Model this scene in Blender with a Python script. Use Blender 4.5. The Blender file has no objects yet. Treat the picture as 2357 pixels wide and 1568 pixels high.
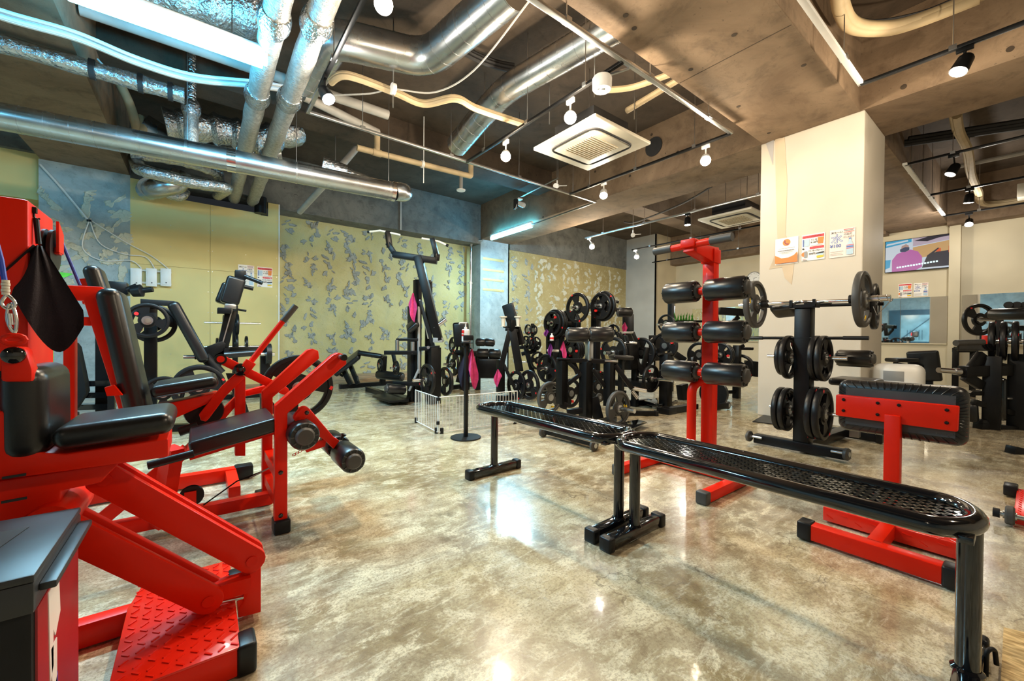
import bpy, bmesh, math, random
from mathutils import Vector, Matrix
random.seed(7)
sc = bpy.context.scene
COL = sc.collection
# ---------------------------------------------------------------- camera
FPX, CX, CY, EYE = 934.84, 1178.5, 784.0, 1.0
_ya, _pi, _ro = math.radians(52.393), math.radians(0.549), math.radians(0.4553)
_fw = Vector((math.cos(_ya), math.sin(_ya), 0)); _rt = Vector((math.sin(_ya), -math.cos(_ya), 0)); _up = Vector((0, 0, 1))
CF = _fw*math.cos(_pi) - _up*math.sin(_pi); _u2 = _up*math.cos(_pi) + _fw*math.sin(_pi)
CR = _rt*math.cos(_ro) + _u2*math.sin(_ro); CU = _u2*math.cos(_ro) - _rt*math.sin(_ro)
EYEP = Vector((0, 0, EYE))
cd = bpy.data.cameras.new('camera'); cam = bpy.data.objects.new('camera', cd); COL.objects.link(cam)
cd.sensor_width = 36; cd.sensor_fit = 'HORIZONTAL'; cd.lens = 36*FPX/2357; cd.clip_start = 0.02; cd.clip_end = 200
cam.matrix_world = Matrix(((CR.x, CU.x, -CF.x, 0), (CR.y, CU.y, -CF.y, 0), (CR.z, CU.z, -CF.z, EYE), (0, 0, 0, 1)))
sc.camera = cam
# ---------------------------------------------------------------- world and exposure
w = bpy.data.worlds.new('world'); sc.world = w; w.use_nodes = True
w.node_tree.nodes['Background'].inputs[0].default_value = (0.55, 0.62, 0.7, 1); w.node_tree.nodes['Background'].inputs[1].default_value = 0.05
sc.view_settings.view_transform = 'Standard'; sc.view_settings.look = 'None'; sc.view_settings.gamma = 1; sc.view_settings.use_curve_mapping = False
sc.view_settings.exposure = -0.75
sc.cycles.max_bounces = 6; sc.cycles.diffuse_bounces = 3; sc.cycles.glossy_bounces = 3; sc.cycles.transmission_bounces = 2
COOL = (0.55, 0.86, 1.0); WARM = (1.0, 0.83, 0.60); NEUT = (1.0, 0.94, 0.84)

def W(px, py, x=None, y=None, z=None):
    """world point seen at photo position px,py on the plane x=.., y=.. or z=.."""
    d = CF + CR*((px-CX)/FPX) - CU*((py-CY)/FPX)
    if x is not None: t = x/d.x
    elif y is not None: t = y/d.y
    else: t = (z-EYE)/d.z
    return EYEP + d*t
# ---------------------------------------------------------------- materials
MATS = {}
def mat(name, col, rough=0.5, metal=0.0, coat=0.0, bump=None, vary=0.08, vscale=6.0, emit=None, spec=0.5, trans=0.0, alpha=1.0, col2=None, stretch=None, rvar=0.0):
    m = bpy.data.materials.new(name); m.use_nodes = True; MATS[name] = m
    nt = m.node_tree; b = nt.nodes['Principled BSDF']; L = nt.links
    c = tuple(col)+(1,)
    b.inputs['Roughness'].default_value = rough; b.inputs['Metallic'].default_value = metal
    b.inputs['Coat Weight'].default_value = coat; b.inputs['Coat Roughness'].default_value = 0.06
    b.inputs['Specular IOR Level'].default_value = spec; b.inputs['Transmission Weight'].default_value = trans; b.inputs['Alpha'].default_value = alpha
    tc = nt.nodes.new('ShaderNodeTexCoord'); co = tc.outputs['Object']
    if stretch:
        mp = nt.nodes.new('ShaderNodeMapping'); mp.inputs['Scale'].default_value = stretch; L.new(co, mp.inputs['Vector']); co = mp.outputs['Vector']
    n = nt.nodes.new('ShaderNodeTexNoise'); n.inputs['Scale'].default_value = vscale; n.inputs['Detail'].default_value = 2; L.new(co, n.inputs['Vector'])
    mx = nt.nodes.new('ShaderNodeMix'); mx.data_type = 'RGBA'
    mx.inputs['A'].default_value = tuple(v*(1-vary) for v in col)+(1,)
    mx.inputs['B'].default_value = (tuple(col2) if col2 else tuple(min(1, v*(1+vary)) for v in col))+(1,)
    rp = nt.nodes.new('ShaderNodeMapRange'); rp.inputs[1].default_value = 0.35; rp.inputs[2].default_value = 0.65
    L.new(n.outputs['Fac'], rp.inputs[0]); L.new(rp.outputs[0], mx.inputs['Factor']); L.new(mx.outputs['Result'], b.inputs['Base Color'])
    if rvar:
        rr = nt.nodes.new('ShaderNodeMapRange'); rr.inputs[1].default_value = 0.3; rr.inputs[2].default_value = 0.7
        rr.inputs[3].default_value = max(0.02, rough-rvar); rr.inputs[4].default_value = rough+rvar
        L.new(n.outputs['Fac'], rr.inputs[0]); L.new(rr.outputs[0], b.inputs['Roughness'])
    if bump:
        nb = nt.nodes.new('ShaderNodeTexNoise'); nb.inputs['Scale'].default_value = bump[0]; nb.inputs['Detail'].default_value = 3; L.new(co, nb.inputs['Vector'])
        bp = nt.nodes.new('ShaderNodeBump'); bp.inputs['Strength'].default_value = bump[1]; bp.inputs['Distance'].default_value = bump[2] if len(bump) > 2 else 0.01
        L.new(nb.outputs['Fac'], bp.inputs['Height']); L.new(bp.outputs[0], b.inputs['Normal'])
    if emit:
        m.cycles.emission_sampling = 'AUTO' if name == 'tube_glow' else 'NONE'
        b.inputs['Emission Color'].default_value = tuple(emit[0])+(1,); b.inputs['Emission Strength'].default_value = emit[1]
    return m
mat('red', (0.74, 0.015, 0.002), 0.38, coat=0.04, vary=0.04, spec=0.2)
mat('tread', (0.76, 0.015, 0.003), 0.27, coat=0.15, vary=0.04)
mat('black', (0.006, 0.006, 0.0065), 0.36, vary=0.2, spec=0.2)
mat('gloss', (0.005, 0.005, 0.006), 0.1, coat=0.6, vary=0.1)
mat('matte', (0.009, 0.009, 0.010), 0.5, spec=0.25, vary=0.2)
mat('vinyl', (0.008, 0.008, 0.009), 0.31, spec=0.5, bump=(260, 0.12, 0.002), vary=0.15)
mat('rubber', (0.008, 0.008, 0.009), 0.36, spec=0.3, bump=(120, 0.08, 0.002), vary=0.2)
mat('greyrubber', (0.055, 0.053, 0.05), 0.5, bump=(150, 0.1, 0.002), vary=0.15)
mat('chrome', (0.75, 0.75, 0.76), 0.16, metal=1.0, vary=0.05)
mat('steel', (0.55, 0.56, 0.57), 0.3, metal=1.0, vary=0.12)
mat('duct', (0.52, 0.54, 0.56), 0.27, metal=1.0, vary=0.06, vscale=4, bump=(2, 0.03, 0.02), rvar=0.03)
mat('foil', (0.58, 0.60, 0.62), 0.26, metal=1.0, vary=0.15, vscale=25, bump=(34, 1.0, 0.02))
mat('lagging', (0.46, 0.45, 0.42), 0.42, metal=0.55, vary=0.18, vscale=30, bump=(60, 1.0, 0.012))
mat('white', (0.8, 0.8, 0.79), 0.4, vary=0.03)
mat('offwhite', (0.72, 0.68, 0.58), 0.45, vary=0.05)
mat('cream', (0.48, 0.37, 0.22), 0.6, vary=0.08)
mat('cable', (0.7, 0.72, 0.72), 0.5, vary=0.06)
mat('pink', (0.62, 0.05, 0.2), 0.95, bump=(220, 0.5, 0.004), vary=0.15, vscale=30)
mat('navy', (0.012, 0.011, 0.03), 0.95, bump=(220, 0.5, 0.004), vary=0.2)
mat('maroon', (0.012, 0.006, 0.011), 0.97, bump=(220, 0.4, 0.004), vary=0.2)
mat('bluecord', (0.02, 0.06, 0.5), 0.4, vary=0.1)
mat('redmark', (0.75, 0.02, 0.02), 0.5, vary=0.03)
mat('yellowmark', (0.85, 0.55, 0.02), 0.5, vary=0.05)
mat('leaf', (0.06, 0.3, 0.03), 0.4, vary=0.3, vscale=12)
mat('ink', (0.03, 0.03, 0.035), 0.6, vary=0.02)
mat('orange', (0.85, 0.22, 0.03), 0.5, vary=0.08)
mat('paper', (0.85, 0.82, 0.78), 0.35, vary=0.02)
mat('greyplastic', (0.28, 0.29, 0.3), 0.45, vary=0.06)
mat('conduit', (0.42, 0.4, 0.37), 0.5, vary=0.08)
mat('dark', (0.02, 0.02, 0.022), 0.7, vary=0.2)
# ---------------------------------------------------------------- mesh helpers: each returns (verts, faces)
def V3(p): return Vector(p)
def frame(d, up=(0, 0, 1)):
    d = V3(d).normalized(); u = V3(up)
    if abs(d.dot(u.normalized())) > 0.985: u = Vector((0, 1, 0)) if abs(d.y) < 0.9 else Vector((1, 0, 0))
    s = d.cross(u).normalized(); t = s.cross(d).normalized()
    return d, s, t
def bar(p0, p1, w, h, up=(0, 0, 1)):
    p0, p1 = V3(p0), V3(p1); d, s, t = frame(p1-p0, up); v = []
    for p in (p0, p1):
        for a, b in ((-1, -1), (1, -1), (1, 1), (-1, 1)): v.append(p + s*(a*w/2) + t*(b*h/2))
    return v, [(3, 2, 1, 0), (4, 5, 6, 7), (0, 1, 5, 4), (1, 2, 6, 5), (2, 3, 7, 6), (3, 0, 4, 7)]
def box(c, s, rz=0.0):
    c = V3(c); R = Matrix.Rotation(rz, 3, 'Z'); v = []
    for x, y, z in ((-1,-1,-1),(1,-1,-1),(1,1,-1),(-1,1,-1),(-1,-1,1),(1,-1,1),(1,1,1),(-1,1,1)):
        v.append(c + R @ Vector((x*s[0]/2, y*s[1]/2, z*s[2]/2)))
    return v, [(3,2,1,0),(4,5,6,7),(0,1,5,4),(1,2,6,5),(2,3,7,6),(3,0,4,7)]
def bb(x0, x1, y0, y1, z0, z1): return box(((x0+x1)/2, (y0+y1)/2, (z0+z1)/2), (x1-x0, y1-y0, z1-z0))
def cyl(p0, p1, r, n=20, r2=None, cap=True):
    p0, p1 = V3(p0), V3(p1); d, s, t = frame(p1-p0); r2 = r if r2 is None else r2; v = []; f = []
    for p, q in ((p0, r), (p1, r2)):
        for i in range(n): a = 2*math.pi*i/n; v.append(p + (s*math.cos(a)+t*math.sin(a))*q)
    for i in range(n): j = (i+1) % n; f.append((i, j, n+j, n+i))
    if cap: f.append(tuple(reversed(range(n)))); f.append(tuple(range(n, 2*n)))
    return v, f
def lathe(p0, axis, prof, n=24):
    """prof: list of (distance along axis, radius); ends closed when radius is 0"""
    p0 = V3(p0); d, s, t = frame(axis); v = []; f = []
    for h, r in prof:
        for i in range(n): a = 2*math.pi*i/n; v.append(p0 + d*h + (s*math.cos(a)+t*math.sin(a))*max(r, 1e-4))
    for k in range(len(prof)-1):
        for i in range(n): j = (i+1) % n; f.append((k*n+i, k*n+j, (k+1)*n+j, (k+1)*n+i))
    f.append(tuple(reversed(range(n)))); m = (len(prof)-1)*n; f.append(tuple(range(m, m+n)))
    return v, f
def rounded(pts, r, seg=5):
    """replace the corners of a polyline by arcs"""
    pts = [V3(p) for p in pts]; out = [pts[0]]
    for i in range(1, len(pts)-1):
        a, b, c = pts[i-1], pts[i], pts[i+1]; u = (a-b); w_ = (c-b); k = min(r, u.length*0.49, w_.length*0.49)
        p = b + u.normalized()*k; q = b + w_.normalized()*k
        for j in range(seg+1):
            s = j/seg; out.append(p*(1-s)**2 + b*2*s*(1-s) + q*s*s)
    out.append(pts[-1]); return out
def tube(pts, r, n=12, closed=False, cap=True, rfun=None):
    pts = [V3(p) for p in pts]; m = len(pts); v = []; f = []; prev = None
    for i, p in enumerate(pts):
        a = pts[(i-1) % m] if (closed or i) else p; b = pts[(i+1) % m] if (closed or i < m-1) else p
        d = (b-a).normalized()
        if prev is None: _, s, t = frame(d)
        else:
            s = prev - d*prev.dot(d); s.normalize(); t = s.cross(d)
        prev = s
        rr = rfun(i, m) if rfun else r
        for k in range(n): an = 2*math.pi*k/n; v.append(p + (s*math.cos(an)+t*math.sin(an))*rr)
    for i in range(m if closed else m-1):
        j = (i+1) % m
        for k in range(n): l = (k+1) % n; f.append((i*n+k, i*n+l, j*n+l, j*n+k))
    if cap and not closed: f.append(tuple(reversed(range(n)))); f.append(tuple(range((m-1)*n, m*n)))
    return v, f
def sag(p0, p1, drop, n=10):
    p0, p1 = V3(p0), V3(p1); return [p0.lerp(p1, i/n) - Vector((0, 0, drop*4*(i/n)*(1-i/n))) for i in range(n+1)]
def spline(pts, n=8):
    P = [V3(p) for p in pts]; P = [P[0]]+P+[P[-1]]; out = []
    for i in range(1, len(P)-2):
        a, b, c, d = P[i-1:i+3]
        for k in range(n):
            t = k/n; out.append(0.5*((2*b)+(c-a)*t+(2*a-5*b+4*c-d)*t*t+(3*b-a-3*c+d)*t**3))
    out.append(P[-2]); return out
def prism(poly, vec):
    poly = [V3(p) for p in poly]; n = len(poly); vec = V3(vec)
    v = poly+[p+vec for p in poly]; f = [tuple(range(n)), tuple(reversed(range(n, 2*n)))]
    for i in range(n): j = (i+1) % n; f.append((j, i, n+i, n+j))
    return v, f
def obj(name, geoms, m, parent=None, base=None, bevel=0.0, seg=2, smooth=40, sub=0):
    """one mesh object out of one or several (verts, faces)"""
    if isinstance(geoms, tuple): geoms = [geoms]
    vv = []; ff = []
    off = V3(base) if base is not None else None
    for v, f in geoms:
        k = len(vv); vv += [tuple(x) for x in v]; ff += [tuple(i+k for i in q) for q in f]
    if off is not None: vv = [(a-off.x, b-off.y, c-off.z) for a, b, c in vv]
    me = bpy.data.meshes.new(name); me.from_pydata(vv, [], ff); me.update()
    bm = bmesh.new(); bm.from_mesh(me)
    bmesh.ops.recalc_face_normals(bm, faces=bm.faces)
    if bevel:
        es = [e for e in bm.edges if len(e.link_faces) == 2 and e.calc_face_angle(0) > 0.6]
        bmesh.ops.bevel(bm, geom=es, offset=bevel, segments=seg, profile=0.5, affect='EDGES', clamp_overlap=True)
    bm.to_mesh(me); bm.free()
    if smooth: me.shade_smooth(); me.set_sharp_from_angle(angle=math.radians(smooth))
    o = bpy.data.objects.new(name, me); COL.objects.link(o)
    me.materials.append(MATS[m] if isinstance(m, str) else m)
    if parent is not None: o.parent = parent
    return o
class Thing:
    """an Empty at the thing's base and the parts under it, given in room coordinates"""
    def __init__(s, name, label, cat, base, group=None, mesh=None):
        s.base = V3(base); s.o = bpy.data.objects.new(name, None); COL.objects.link(s.o); s.o.location = s.base; s.o.empty_display_size = 0.05
        s.o['label'] = label; s.o['category'] = cat
        if group: s.o['group'] = group
    def add(s, name, m, *geoms, parent=None, label=None, **k):
        g = [];
        for q in geoms: g += (q if isinstance(q, list) else [q])
        o = obj(name, g, m, parent or s.o, s.base, **k)
        if label: o['label'] = label
        return o
def tag(o, label, cat, group=None):
    o['label'] = label; o['category'] = cat
    if group: o['group'] = group
    return o
def struct(name, m, *geoms, parent=None, **k):
    g = []
    for q in geoms: g += (q if isinstance(q, list) else [q])
    o = obj(name, g, m, parent, **k)
    if parent is None: o['kind'] = 'structure'
    return o
def single(name, m, label, cat, *geoms, group=None, **k):
    """a thing that is one mesh, origin at its own middle"""
    g = []
    for q in geoms: g += (q if isinstance(q, list) else [q])
    allv = [V3(p) for v, f in g for p in v]
    b = sum(allv, Vector())/len(allv); b.z = min(p.z for p in allv)
    o = obj(name, g, m, None, b, **k); o.location = b
    return tag(o, label, cat, group)
def copy_tree(o, parent=None):
    c = o.copy(); COL.objects.link(c); c.parent = parent
    for ch in list(o.children): copy_tree(ch, c)
    return c
def light(kind, loc, power, col, parent=None, base=None, size=0.05, sizey=None, rot=None, spot=None, blend=0.6):
    ld = bpy.data.lights.new('lamp_light', kind); ld.energy = power; ld.color = col
    if kind == 'AREA':
        ld.shape = 'RECTANGLE' if sizey else 'SQUARE'; ld.size = size
        if sizey: ld.size_y = sizey
    else: ld.shadow_soft_size = size
    if kind == 'SPOT': ld.spot_size = spot or 2.0; ld.spot_blend = blend
    lo = bpy.data.objects.new('lamp_light', ld); COL.objects.link(lo)
    lo.location = V3(loc) - (V3(base) if base is not None else Vector())
    if rot: lo.rotation_euler = rot
    if parent: lo.parent = parent
    return lo
# ================================================================ materials of the shell
def nodes(name):
    m = bpy.data.materials.new(name); m.use_nodes = True; MATS[name] = m; nt = m.node_tree
    return m, nt, nt.nodes['Principled BSDF'], nt.nodes.new('ShaderNodeTexCoord')
def noise(nt, co, scale, detail=6, dist=0.0, rough=0.55, stretch=None):
    if stretch:
        mp = nt.nodes.new('ShaderNodeMapping'); mp.inputs['Scale'].default_value = stretch; nt.links.new(co, mp.inputs['Vector']); co = mp.outputs['Vector']
    n = nt.nodes.new('ShaderNodeTexNoise'); n.inputs['Scale'].default_value = scale; n.inputs['Detail'].default_value = detail
    n.inputs['Distortion'].default_value = dist; n.inputs['Roughness'].default_value = rough; nt.links.new(co, n.inputs['Vector']); return n.outputs['Fac']
def rng(nt, v, a, b, c=0.0, d=1.0):
    n = nt.nodes.new('ShaderNodeMapRange'); n.inputs[1].default_value = a; n.inputs[2].default_value = b; n.inputs[3].default_value = c; n.inputs[4].default_value = d
    nt.links.new(v, n.inputs[0]); return n.outputs[0]
def mix(nt, fac, a, b):
    n = nt.nodes.new('ShaderNodeMix'); n.data_type = 'RGBA'
    if isinstance(fac, float): n.inputs['Factor'].default_value = fac
    else: nt.links.new(fac, n.inputs['Factor'])
    for k, v in (('A', a), ('B', b)):
        if isinstance(v, tuple): n.inputs[k].default_value = v+(1,)
        else: nt.links.new(v, n.inputs[k])
    return n.outputs['Result']
def bump(nt, b, h, s, dist):
    n = nt.nodes.new('ShaderNodeBump'); n.inputs['Strength'].default_value = s; n.inputs['Distance'].default_value = dist
    nt.links.new(h, n.inputs['Height']); nt.links.new(n.outputs[0], b.inputs['Normal'])
def mul(nt, a, b, op='MULTIPLY'):
    n = nt.nodes.new('ShaderNodeMath'); n.operation = op
    for i, v in enumerate((a, b)):
        if isinstance(v, (int, float)): n.inputs[i].default_value = v
        else: nt.links.new(v, n.inputs[i])
    return n.outputs[0]
# floor: worn, sealed screed with stains, trowel marks and hairline cracks
m, nt, b, tc = nodes('floor'); co = tc.outputs['Object']
n1 = noise(nt, co, 0.55, 5, 0.5, 0.62); n2 = noise(nt, co, 1.9, 8, 0.6, 0.72, (1, 0.7, 1)); n3 = noise(nt, co, 7.5, 7, 0.4, 0.78, (0.75, 1, 1)); n4 = noise(nt, co, 95, 3, 0, 0.7); n5 = noise(nt, co, 1.5, 8, 0.3, 0.62); n6 = noise(nt, co, 16, 5, 0.6, 0.75, (0.35, 1.6, 1))
c = mix(nt, rng(nt, n2, 0.40, 0.57), (0.29, 0.215, 0.10), (0.65, 0.545, 0.345))
c = mix(nt, rng(nt, n1, 0.44, 0.60, 0, 0.6), c, (0.40, 0.37, 0.32))
c = mix(nt, rng(nt, n3, 0.50, 0.60, 0, 0.85), c, (0.84, 0.755, 0.545))
c = mix(nt, rng(nt, n3, 0.46, 0.36, 0, 0.6), c, (0.18, 0.12, 0.06))
c = mix(nt, rng(nt, n6, 0.53, 0.66, 0, 0.55), c, (0.85, 0.775, 0.585))
c = mix(nt, rng(nt, n6, 0.45, 0.34, 0, 0.3), c, (0.24, 0.17, 0.10))
c = mix(nt, rng(nt, n4, 0.49, 0.62, 0, 0.55), c, (0.25, 0.18, 0.11))
c = mix(nt, rng(nt, n5, 0.64, 0.68, 0, 0.6), c, (0.12, 0.09, 0.055))
vo = nt.nodes.new('ShaderNodeTexVoronoi'); vo.feature = 'DISTANCE_TO_EDGE'; vo.inputs['Scale'].default_value = 0.55
dv = nt.nodes.new('ShaderNodeVectorMath'); dv.operation = 'ADD'
nn = nt.nodes.new('ShaderNodeTexNoise'); nn.inputs['Scale'].default_value = 2.2; nn.inputs['Detail'].default_value = 8; nt.links.new(co, nn.inputs['Vector'])
nt.links.new(co, dv.inputs[0]); nt.links.new(nn.outputs['Color'], dv.inputs[1]); nt.links.new(dv.outputs[0], vo.inputs['Vector'])
cr = mul(nt, rng(nt, vo.outputs['Distance'], 0.0, 0.0035, 1, 0), rng(nt, n5, 0.48, 0.55))
c = mix(nt, mul(nt, cr, 0.6), c, (0.10, 0.07, 0.045))
nt.links.new(c, b.inputs['Base Color']); nt.links.new(rng(nt, n2, 0.35, 0.7, 0.30, 0.13), b.inputs['Roughness'])
b.inputs['Coat Weight'].default_value = 0.55; b.inputs['Coat Roughness'].default_value = 0.07; b.inputs['Specular IOR Level'].default_value = 0.6
bump(nt, b, mix(nt, 0.45, n3, n4), 0.13, 0.006)
# raw concrete of beams, slab and tinted piers
def concrete(name, a, bcol, stain, sc_=1.0, rough=0.85):
    m, nt, b, tc = nodes(name); co = tc.outputs['Object']
    n1 = noise(nt, co, 0.9*sc_, 6, 1.0, 0.65); n2 = noise(nt, co, 4.0*sc_, 6, 0.5, 0.7); n3 = noise(nt, co, 38, 4); n4 = noise(nt, co, 9, 3)
    c = mix(nt, rng(nt, n1, 0.36, 0.64), a, bcol); c = mix(nt, rng(nt, n2, 0.5, 0.72, 0, 0.6), c, stain)
    c = mix(nt, rng(nt, n3, 0.66, 0.72, 0, 0.55), c, tuple(v*0.35 for v in a)); c = mix(nt, rng(nt, n4, 0.735, 0.75, 0, 0.8), c, tuple(v*0.2 for v in a))
    nt.links.new(c, b.inputs['Base Color']); b.inputs['Roughness'].default_value = rough
    bump(nt, b, mix(nt, 0.5, n2, n3), 0.35, 0.012); return m
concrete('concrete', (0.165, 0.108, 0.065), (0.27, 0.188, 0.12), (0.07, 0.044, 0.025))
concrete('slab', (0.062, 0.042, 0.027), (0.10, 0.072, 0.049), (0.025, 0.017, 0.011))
concrete('pier', (0.29, 0.36, 0.38), (0.44, 0.52, 0.54), (0.18, 0.22, 0.24), 1.6)  # grey concrete with the cool tube's cyan cast put into its colour
concrete('darkconcrete', (0.11, 0.115, 0.11), (0.19, 0.195, 0.18), (0.05, 0.05, 0.05), 1.4)
# stripped plaster wall, with ghosts of the glue dabs
def plaster(name, a, bcol, rows, spots, amt):
    m, nt, b, tc = nodes(name); co = tc.outputs['Object']
    n1 = noise(nt, co, 1.1, 7, 0.8); n2 = noise(nt, co, 7, 9, 1.5, 0.7); n3 = noise(nt, co, 30, 5); n4 = noise(nt, co, 2.2, 6, 0.3, 0.6, (1, 1, 0.35))
    c = mix(nt, rng(nt, n1, 0.35, 0.65), a, bcol); c = mix(nt, rng(nt, n2, 0.55, 0.68, 0, amt), c, spots)
    c = mix(nt, rng(nt, n4, 0.55, 0.75, 0, 0.45), c, rows); c = mix(nt, rng(nt, n3, 0.64, 0.7, 0, 0.35), c, tuple(v*0.4 for v in a))
    nt.links.new(c, b.inputs['Base Color']); b.inputs['Roughness'].default_value = 0.8
    bump(nt, b, n2, 0.5, 0.02); return m
plaster('plaster', (0.48, 0.42, 0.18), (0.58, 0.52, 0.26), (0.36, 0.38, 0.26), (0.42, 0.42, 0.36), 0.35)
plaster('plasterfar', (0.33, 0.275, 0.12), (0.43, 0.37, 0.19), (0.27, 0.22, 0.10), (0.62, 0.60, 0.44), 0.75)
plaster('dab', (0.24, 0.265, 0.26), (0.42, 0.43, 0.38), (0.15, 0.165, 0.165), (0.06, 0.068, 0.07), 0.9)
plaster('dabpale', (0.50, 0.50, 0.40), (0.62, 0.62, 0.52), (0.45, 0.44, 0.34), (0.34, 0.32, 0.22), 0.7)
mat('board', (0.72, 0.58, 0.24), 0.6, vary=0.05, vscale=1.5, bump=(90, 0.05, 0.003))
mat('paint', (0.62, 0.57, 0.49), 0.55, vary=0.05, vscale=1.2, bump=(70, 0.08, 0.004))
mat('paintpatch', (0.60, 0.49, 0.36), 0.7, vary=0.08, vscale=2)
mat('paintgrey', (0.42, 0.41, 0.42), 0.65, vary=0.08, vscale=2)
mat('wallcream', (0.60, 0.53, 0.38), 0.6, vary=0.10, vscale=1.1, bump=(60, 0.08, 0.004))
mat('wallcoollit', (0.50, 0.50, 0.48), 0.65, vary=0.08, vscale=1.4, bump=(60, 0.1, 0.004))  # side of the box wall: the left tube's cooler light put into the grey
mat('mirror', (0.86, 0.88, 0.87), 0.02, metal=1.0, vary=0.01)
mat('wood', (0.36, 0.24, 0.13), 0.6, vary=0.25, vscale=5, stretch=(1, 8, 8))
# ================================================================ shell
XL, XR, YN, YB, YP, ZS, ZB = -6.0, 13.06, -5.0, 9.35, 8.9, 4.42, 3.53
floor = struct('floor', 'floor', bb(XL, XR, YN, YB, -0.1, 0), smooth=0)
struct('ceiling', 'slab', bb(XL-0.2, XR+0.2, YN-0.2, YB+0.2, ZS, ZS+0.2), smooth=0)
wb = struct('wall_back', 'plaster', bb(1.2, 5.85, YB, YB+0.15, 0, ZS), smooth=0)
struct('wall_back_far', 'plasterfar', bb(6.7, 11.9, YP, YB+0.15, 0, ZS), smooth=0)
struct('wall_back_left', 'board', bb(XL, -1.8, YB, YB+0.15, 0, ZS), bb(XL, -1.83, 9.0, YB, 2.95, 3.62), smooth=0)
# gypsum boards screwed over the back wall, with a cut-out for the pipes at the top right
gy = struct('wall_boards', 'wood', bb(-0.87, 1.20, YP+0.03, YB, 0, 3.1), smooth=0)
mat('boardedge', (0.8, 0.8, 0.78), 0.5, vary=0.03)
xs_ = W(484, 600, y=YP).x; zs_ = W(560, 628, y=YP).z
for (x0, x1, z0, z1) in ((-0.875, xs_-0.002, 0.02, zs_-0.002), (xs_+0.002, 1.2, 0.02, zs_-0.002)):
    struct('gypsum_board', 'board', bb(x0, x1, YP, YP+0.025, z0, z1), parent=gy, smooth=0)
zt = 3.49
xc0, xc1, zc = W(320, 450, y=YP).x, W(600, 450, y=YP).x, W(400, 455, y=YP).z
struct('gypsum_board', 'board', prism([(-0.875, YP, zs_+.002), (xs_-.002, YP, zs_+.002), (xs_-.002, YP, zc-.02), (xc0+.02, YP, zc), (xc0, YP, zc+.05), (xc0, YP, zt), (-0.875, YP, zt)], (0, .025, 0)), parent=gy, smooth=0)
struct('gypsum_board', 'board', prism([(xs_+.002, YP, zs_+.002), (1.2, YP, zs_+.002), (1.2, YP, zt), (xc1+.12, YP, zt), (xc1+.12, YP, zc-.06), (xc1, YP, zc-.06), (xc1-.0, YP, zc-.03), (xs_+.002, YP, zc-.02)], (0, .025, 0)), parent=gy, smooth=0)
struct('edge_trim', 'boardedge', bb(1.2, 1.222, YP-.004, YB, 0.02, zt), parent=gy, smooth=0)
# screws of the boards
scr = []
for xx in (-0.84, (xs_-0.87)/2-.02, xs_-0.03, xs_+0.03, (xs_+1.2)/2, 1.17):
    for k in range(9): scr.append(cyl((xx, YP-.0015, 0.3+k*0.36), (xx, YP+.004, 0.3+k*0.36), 0.006, 8))
o = struct('screw_heads', 'steel', scr, parent=gy, smooth=0); o['kind'] = 'stuff'
pl_ = struct('wall_pier_left', 'pier', bb(-1.85, -0.875, YP, YB+.15, 0, ZB), smooth=0)
struct('wall_pier_right', 'pier', bb(5.8, 6.74, YP, YB+.15, 0, ZB), smooth=0)
pr_ = bpy.data.objects['wall_pier_right']
struct('wall_box_side', 'wallcoollit', bb(11.89, 11.95, 7.70, YP, 0, ZS), smooth=0)
struct('wall_box_front', 'wallcream', bb(11.89, XR, 7.70, 7.76, 0, ZS), smooth=0)
wr = struct('wall_right', 'wallcream', bb(XR, XR+.15, YN, YB, 0, ZS), smooth=0)
struct('wall_pilaster_right', 'wallcream', bb(XR-.16, XR, 1.05, 1.22, 0, 3.47), smooth=0)
struct('wall_left', 'pier', bb(XL-.15, XL, YN, YB, 0, ZS), smooth=0)
struct('wall_near', 'paint', bb(XL, XR, YN-.15, YN, 0, ZS), smooth=0)
# free column and its peeled paint
col = struct('column', 'paint', bb(5.8, 6.75, 1.2, 2.245, 0, ZB), bevel=0.012, smooth=0)
xf = 5.796
struct('paint_patch', 'paintpatch', prism([W(px, py, x=xf) for px, py in ((1784, 320), (1806, 316), (1812, 420), (1808, 540), (1830, 590), (1822, 655), (1806, 640), (1800, 615), (1770, 620), (1779, 600), (1790, 560), (1786, 430))], (.006, 0, 0)), parent=col, smooth=0)
struct('paint_patch', 'paintgrey', prism([W(px, py, x=xf) for px, py in ((1763, 330), (1781, 322), (1779, 380))], (.006, 0, 0)), parent=col, smooth=0)
# beams
struct('beam_main', 'concrete', bb(XL, 5.8, 1.24, 2.22, ZB, ZS), bb(6.75, XR, 1.24, 2.22, ZB, ZS), smooth=0)
struct('beam_cross', 'concrete', bb(5.8, 6.78, 2.22, YP, ZB, ZS), smooth=0)
struct('beam_cross_right', 'concrete', bb(5.8, 6.75, YN, 1.24, ZB, ZS), smooth=0)
struct('beam_column_head', 'concrete', bb(5.8, 6.75, 1.24, 2.22, ZB, ZS), smooth=0)
struct('beam_cross_left', 'concrete', bb(-1.83, -0.88, 2.22, YP, ZB, ZS), bb(-1.83, -0.88, YN, 1.24, ZB, ZS), smooth=0)
struct('beam_wall', 'darkconcrete', bb(XL, -1.85, YP, YB, 3.62, ZS), bb(-0.875, 5.8, YP+.005, YB, 3.495, ZS), bb(1.222, 5.8, YP, YB, 3.405, 3.495), bb(6.75, 11.89, YP-.02, YP, 3.38, ZS), smooth=0)
struct('beam_joist', 'slab', bb(-0.88, 5.8, 6.22, 6.66, 4.05, ZS), bb(6.78, XR, 5.6, 6.1, 4.0, ZS), bb(XL, -1.83, 6.22, 6.66, 4.05, ZS), smooth=0)
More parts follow.
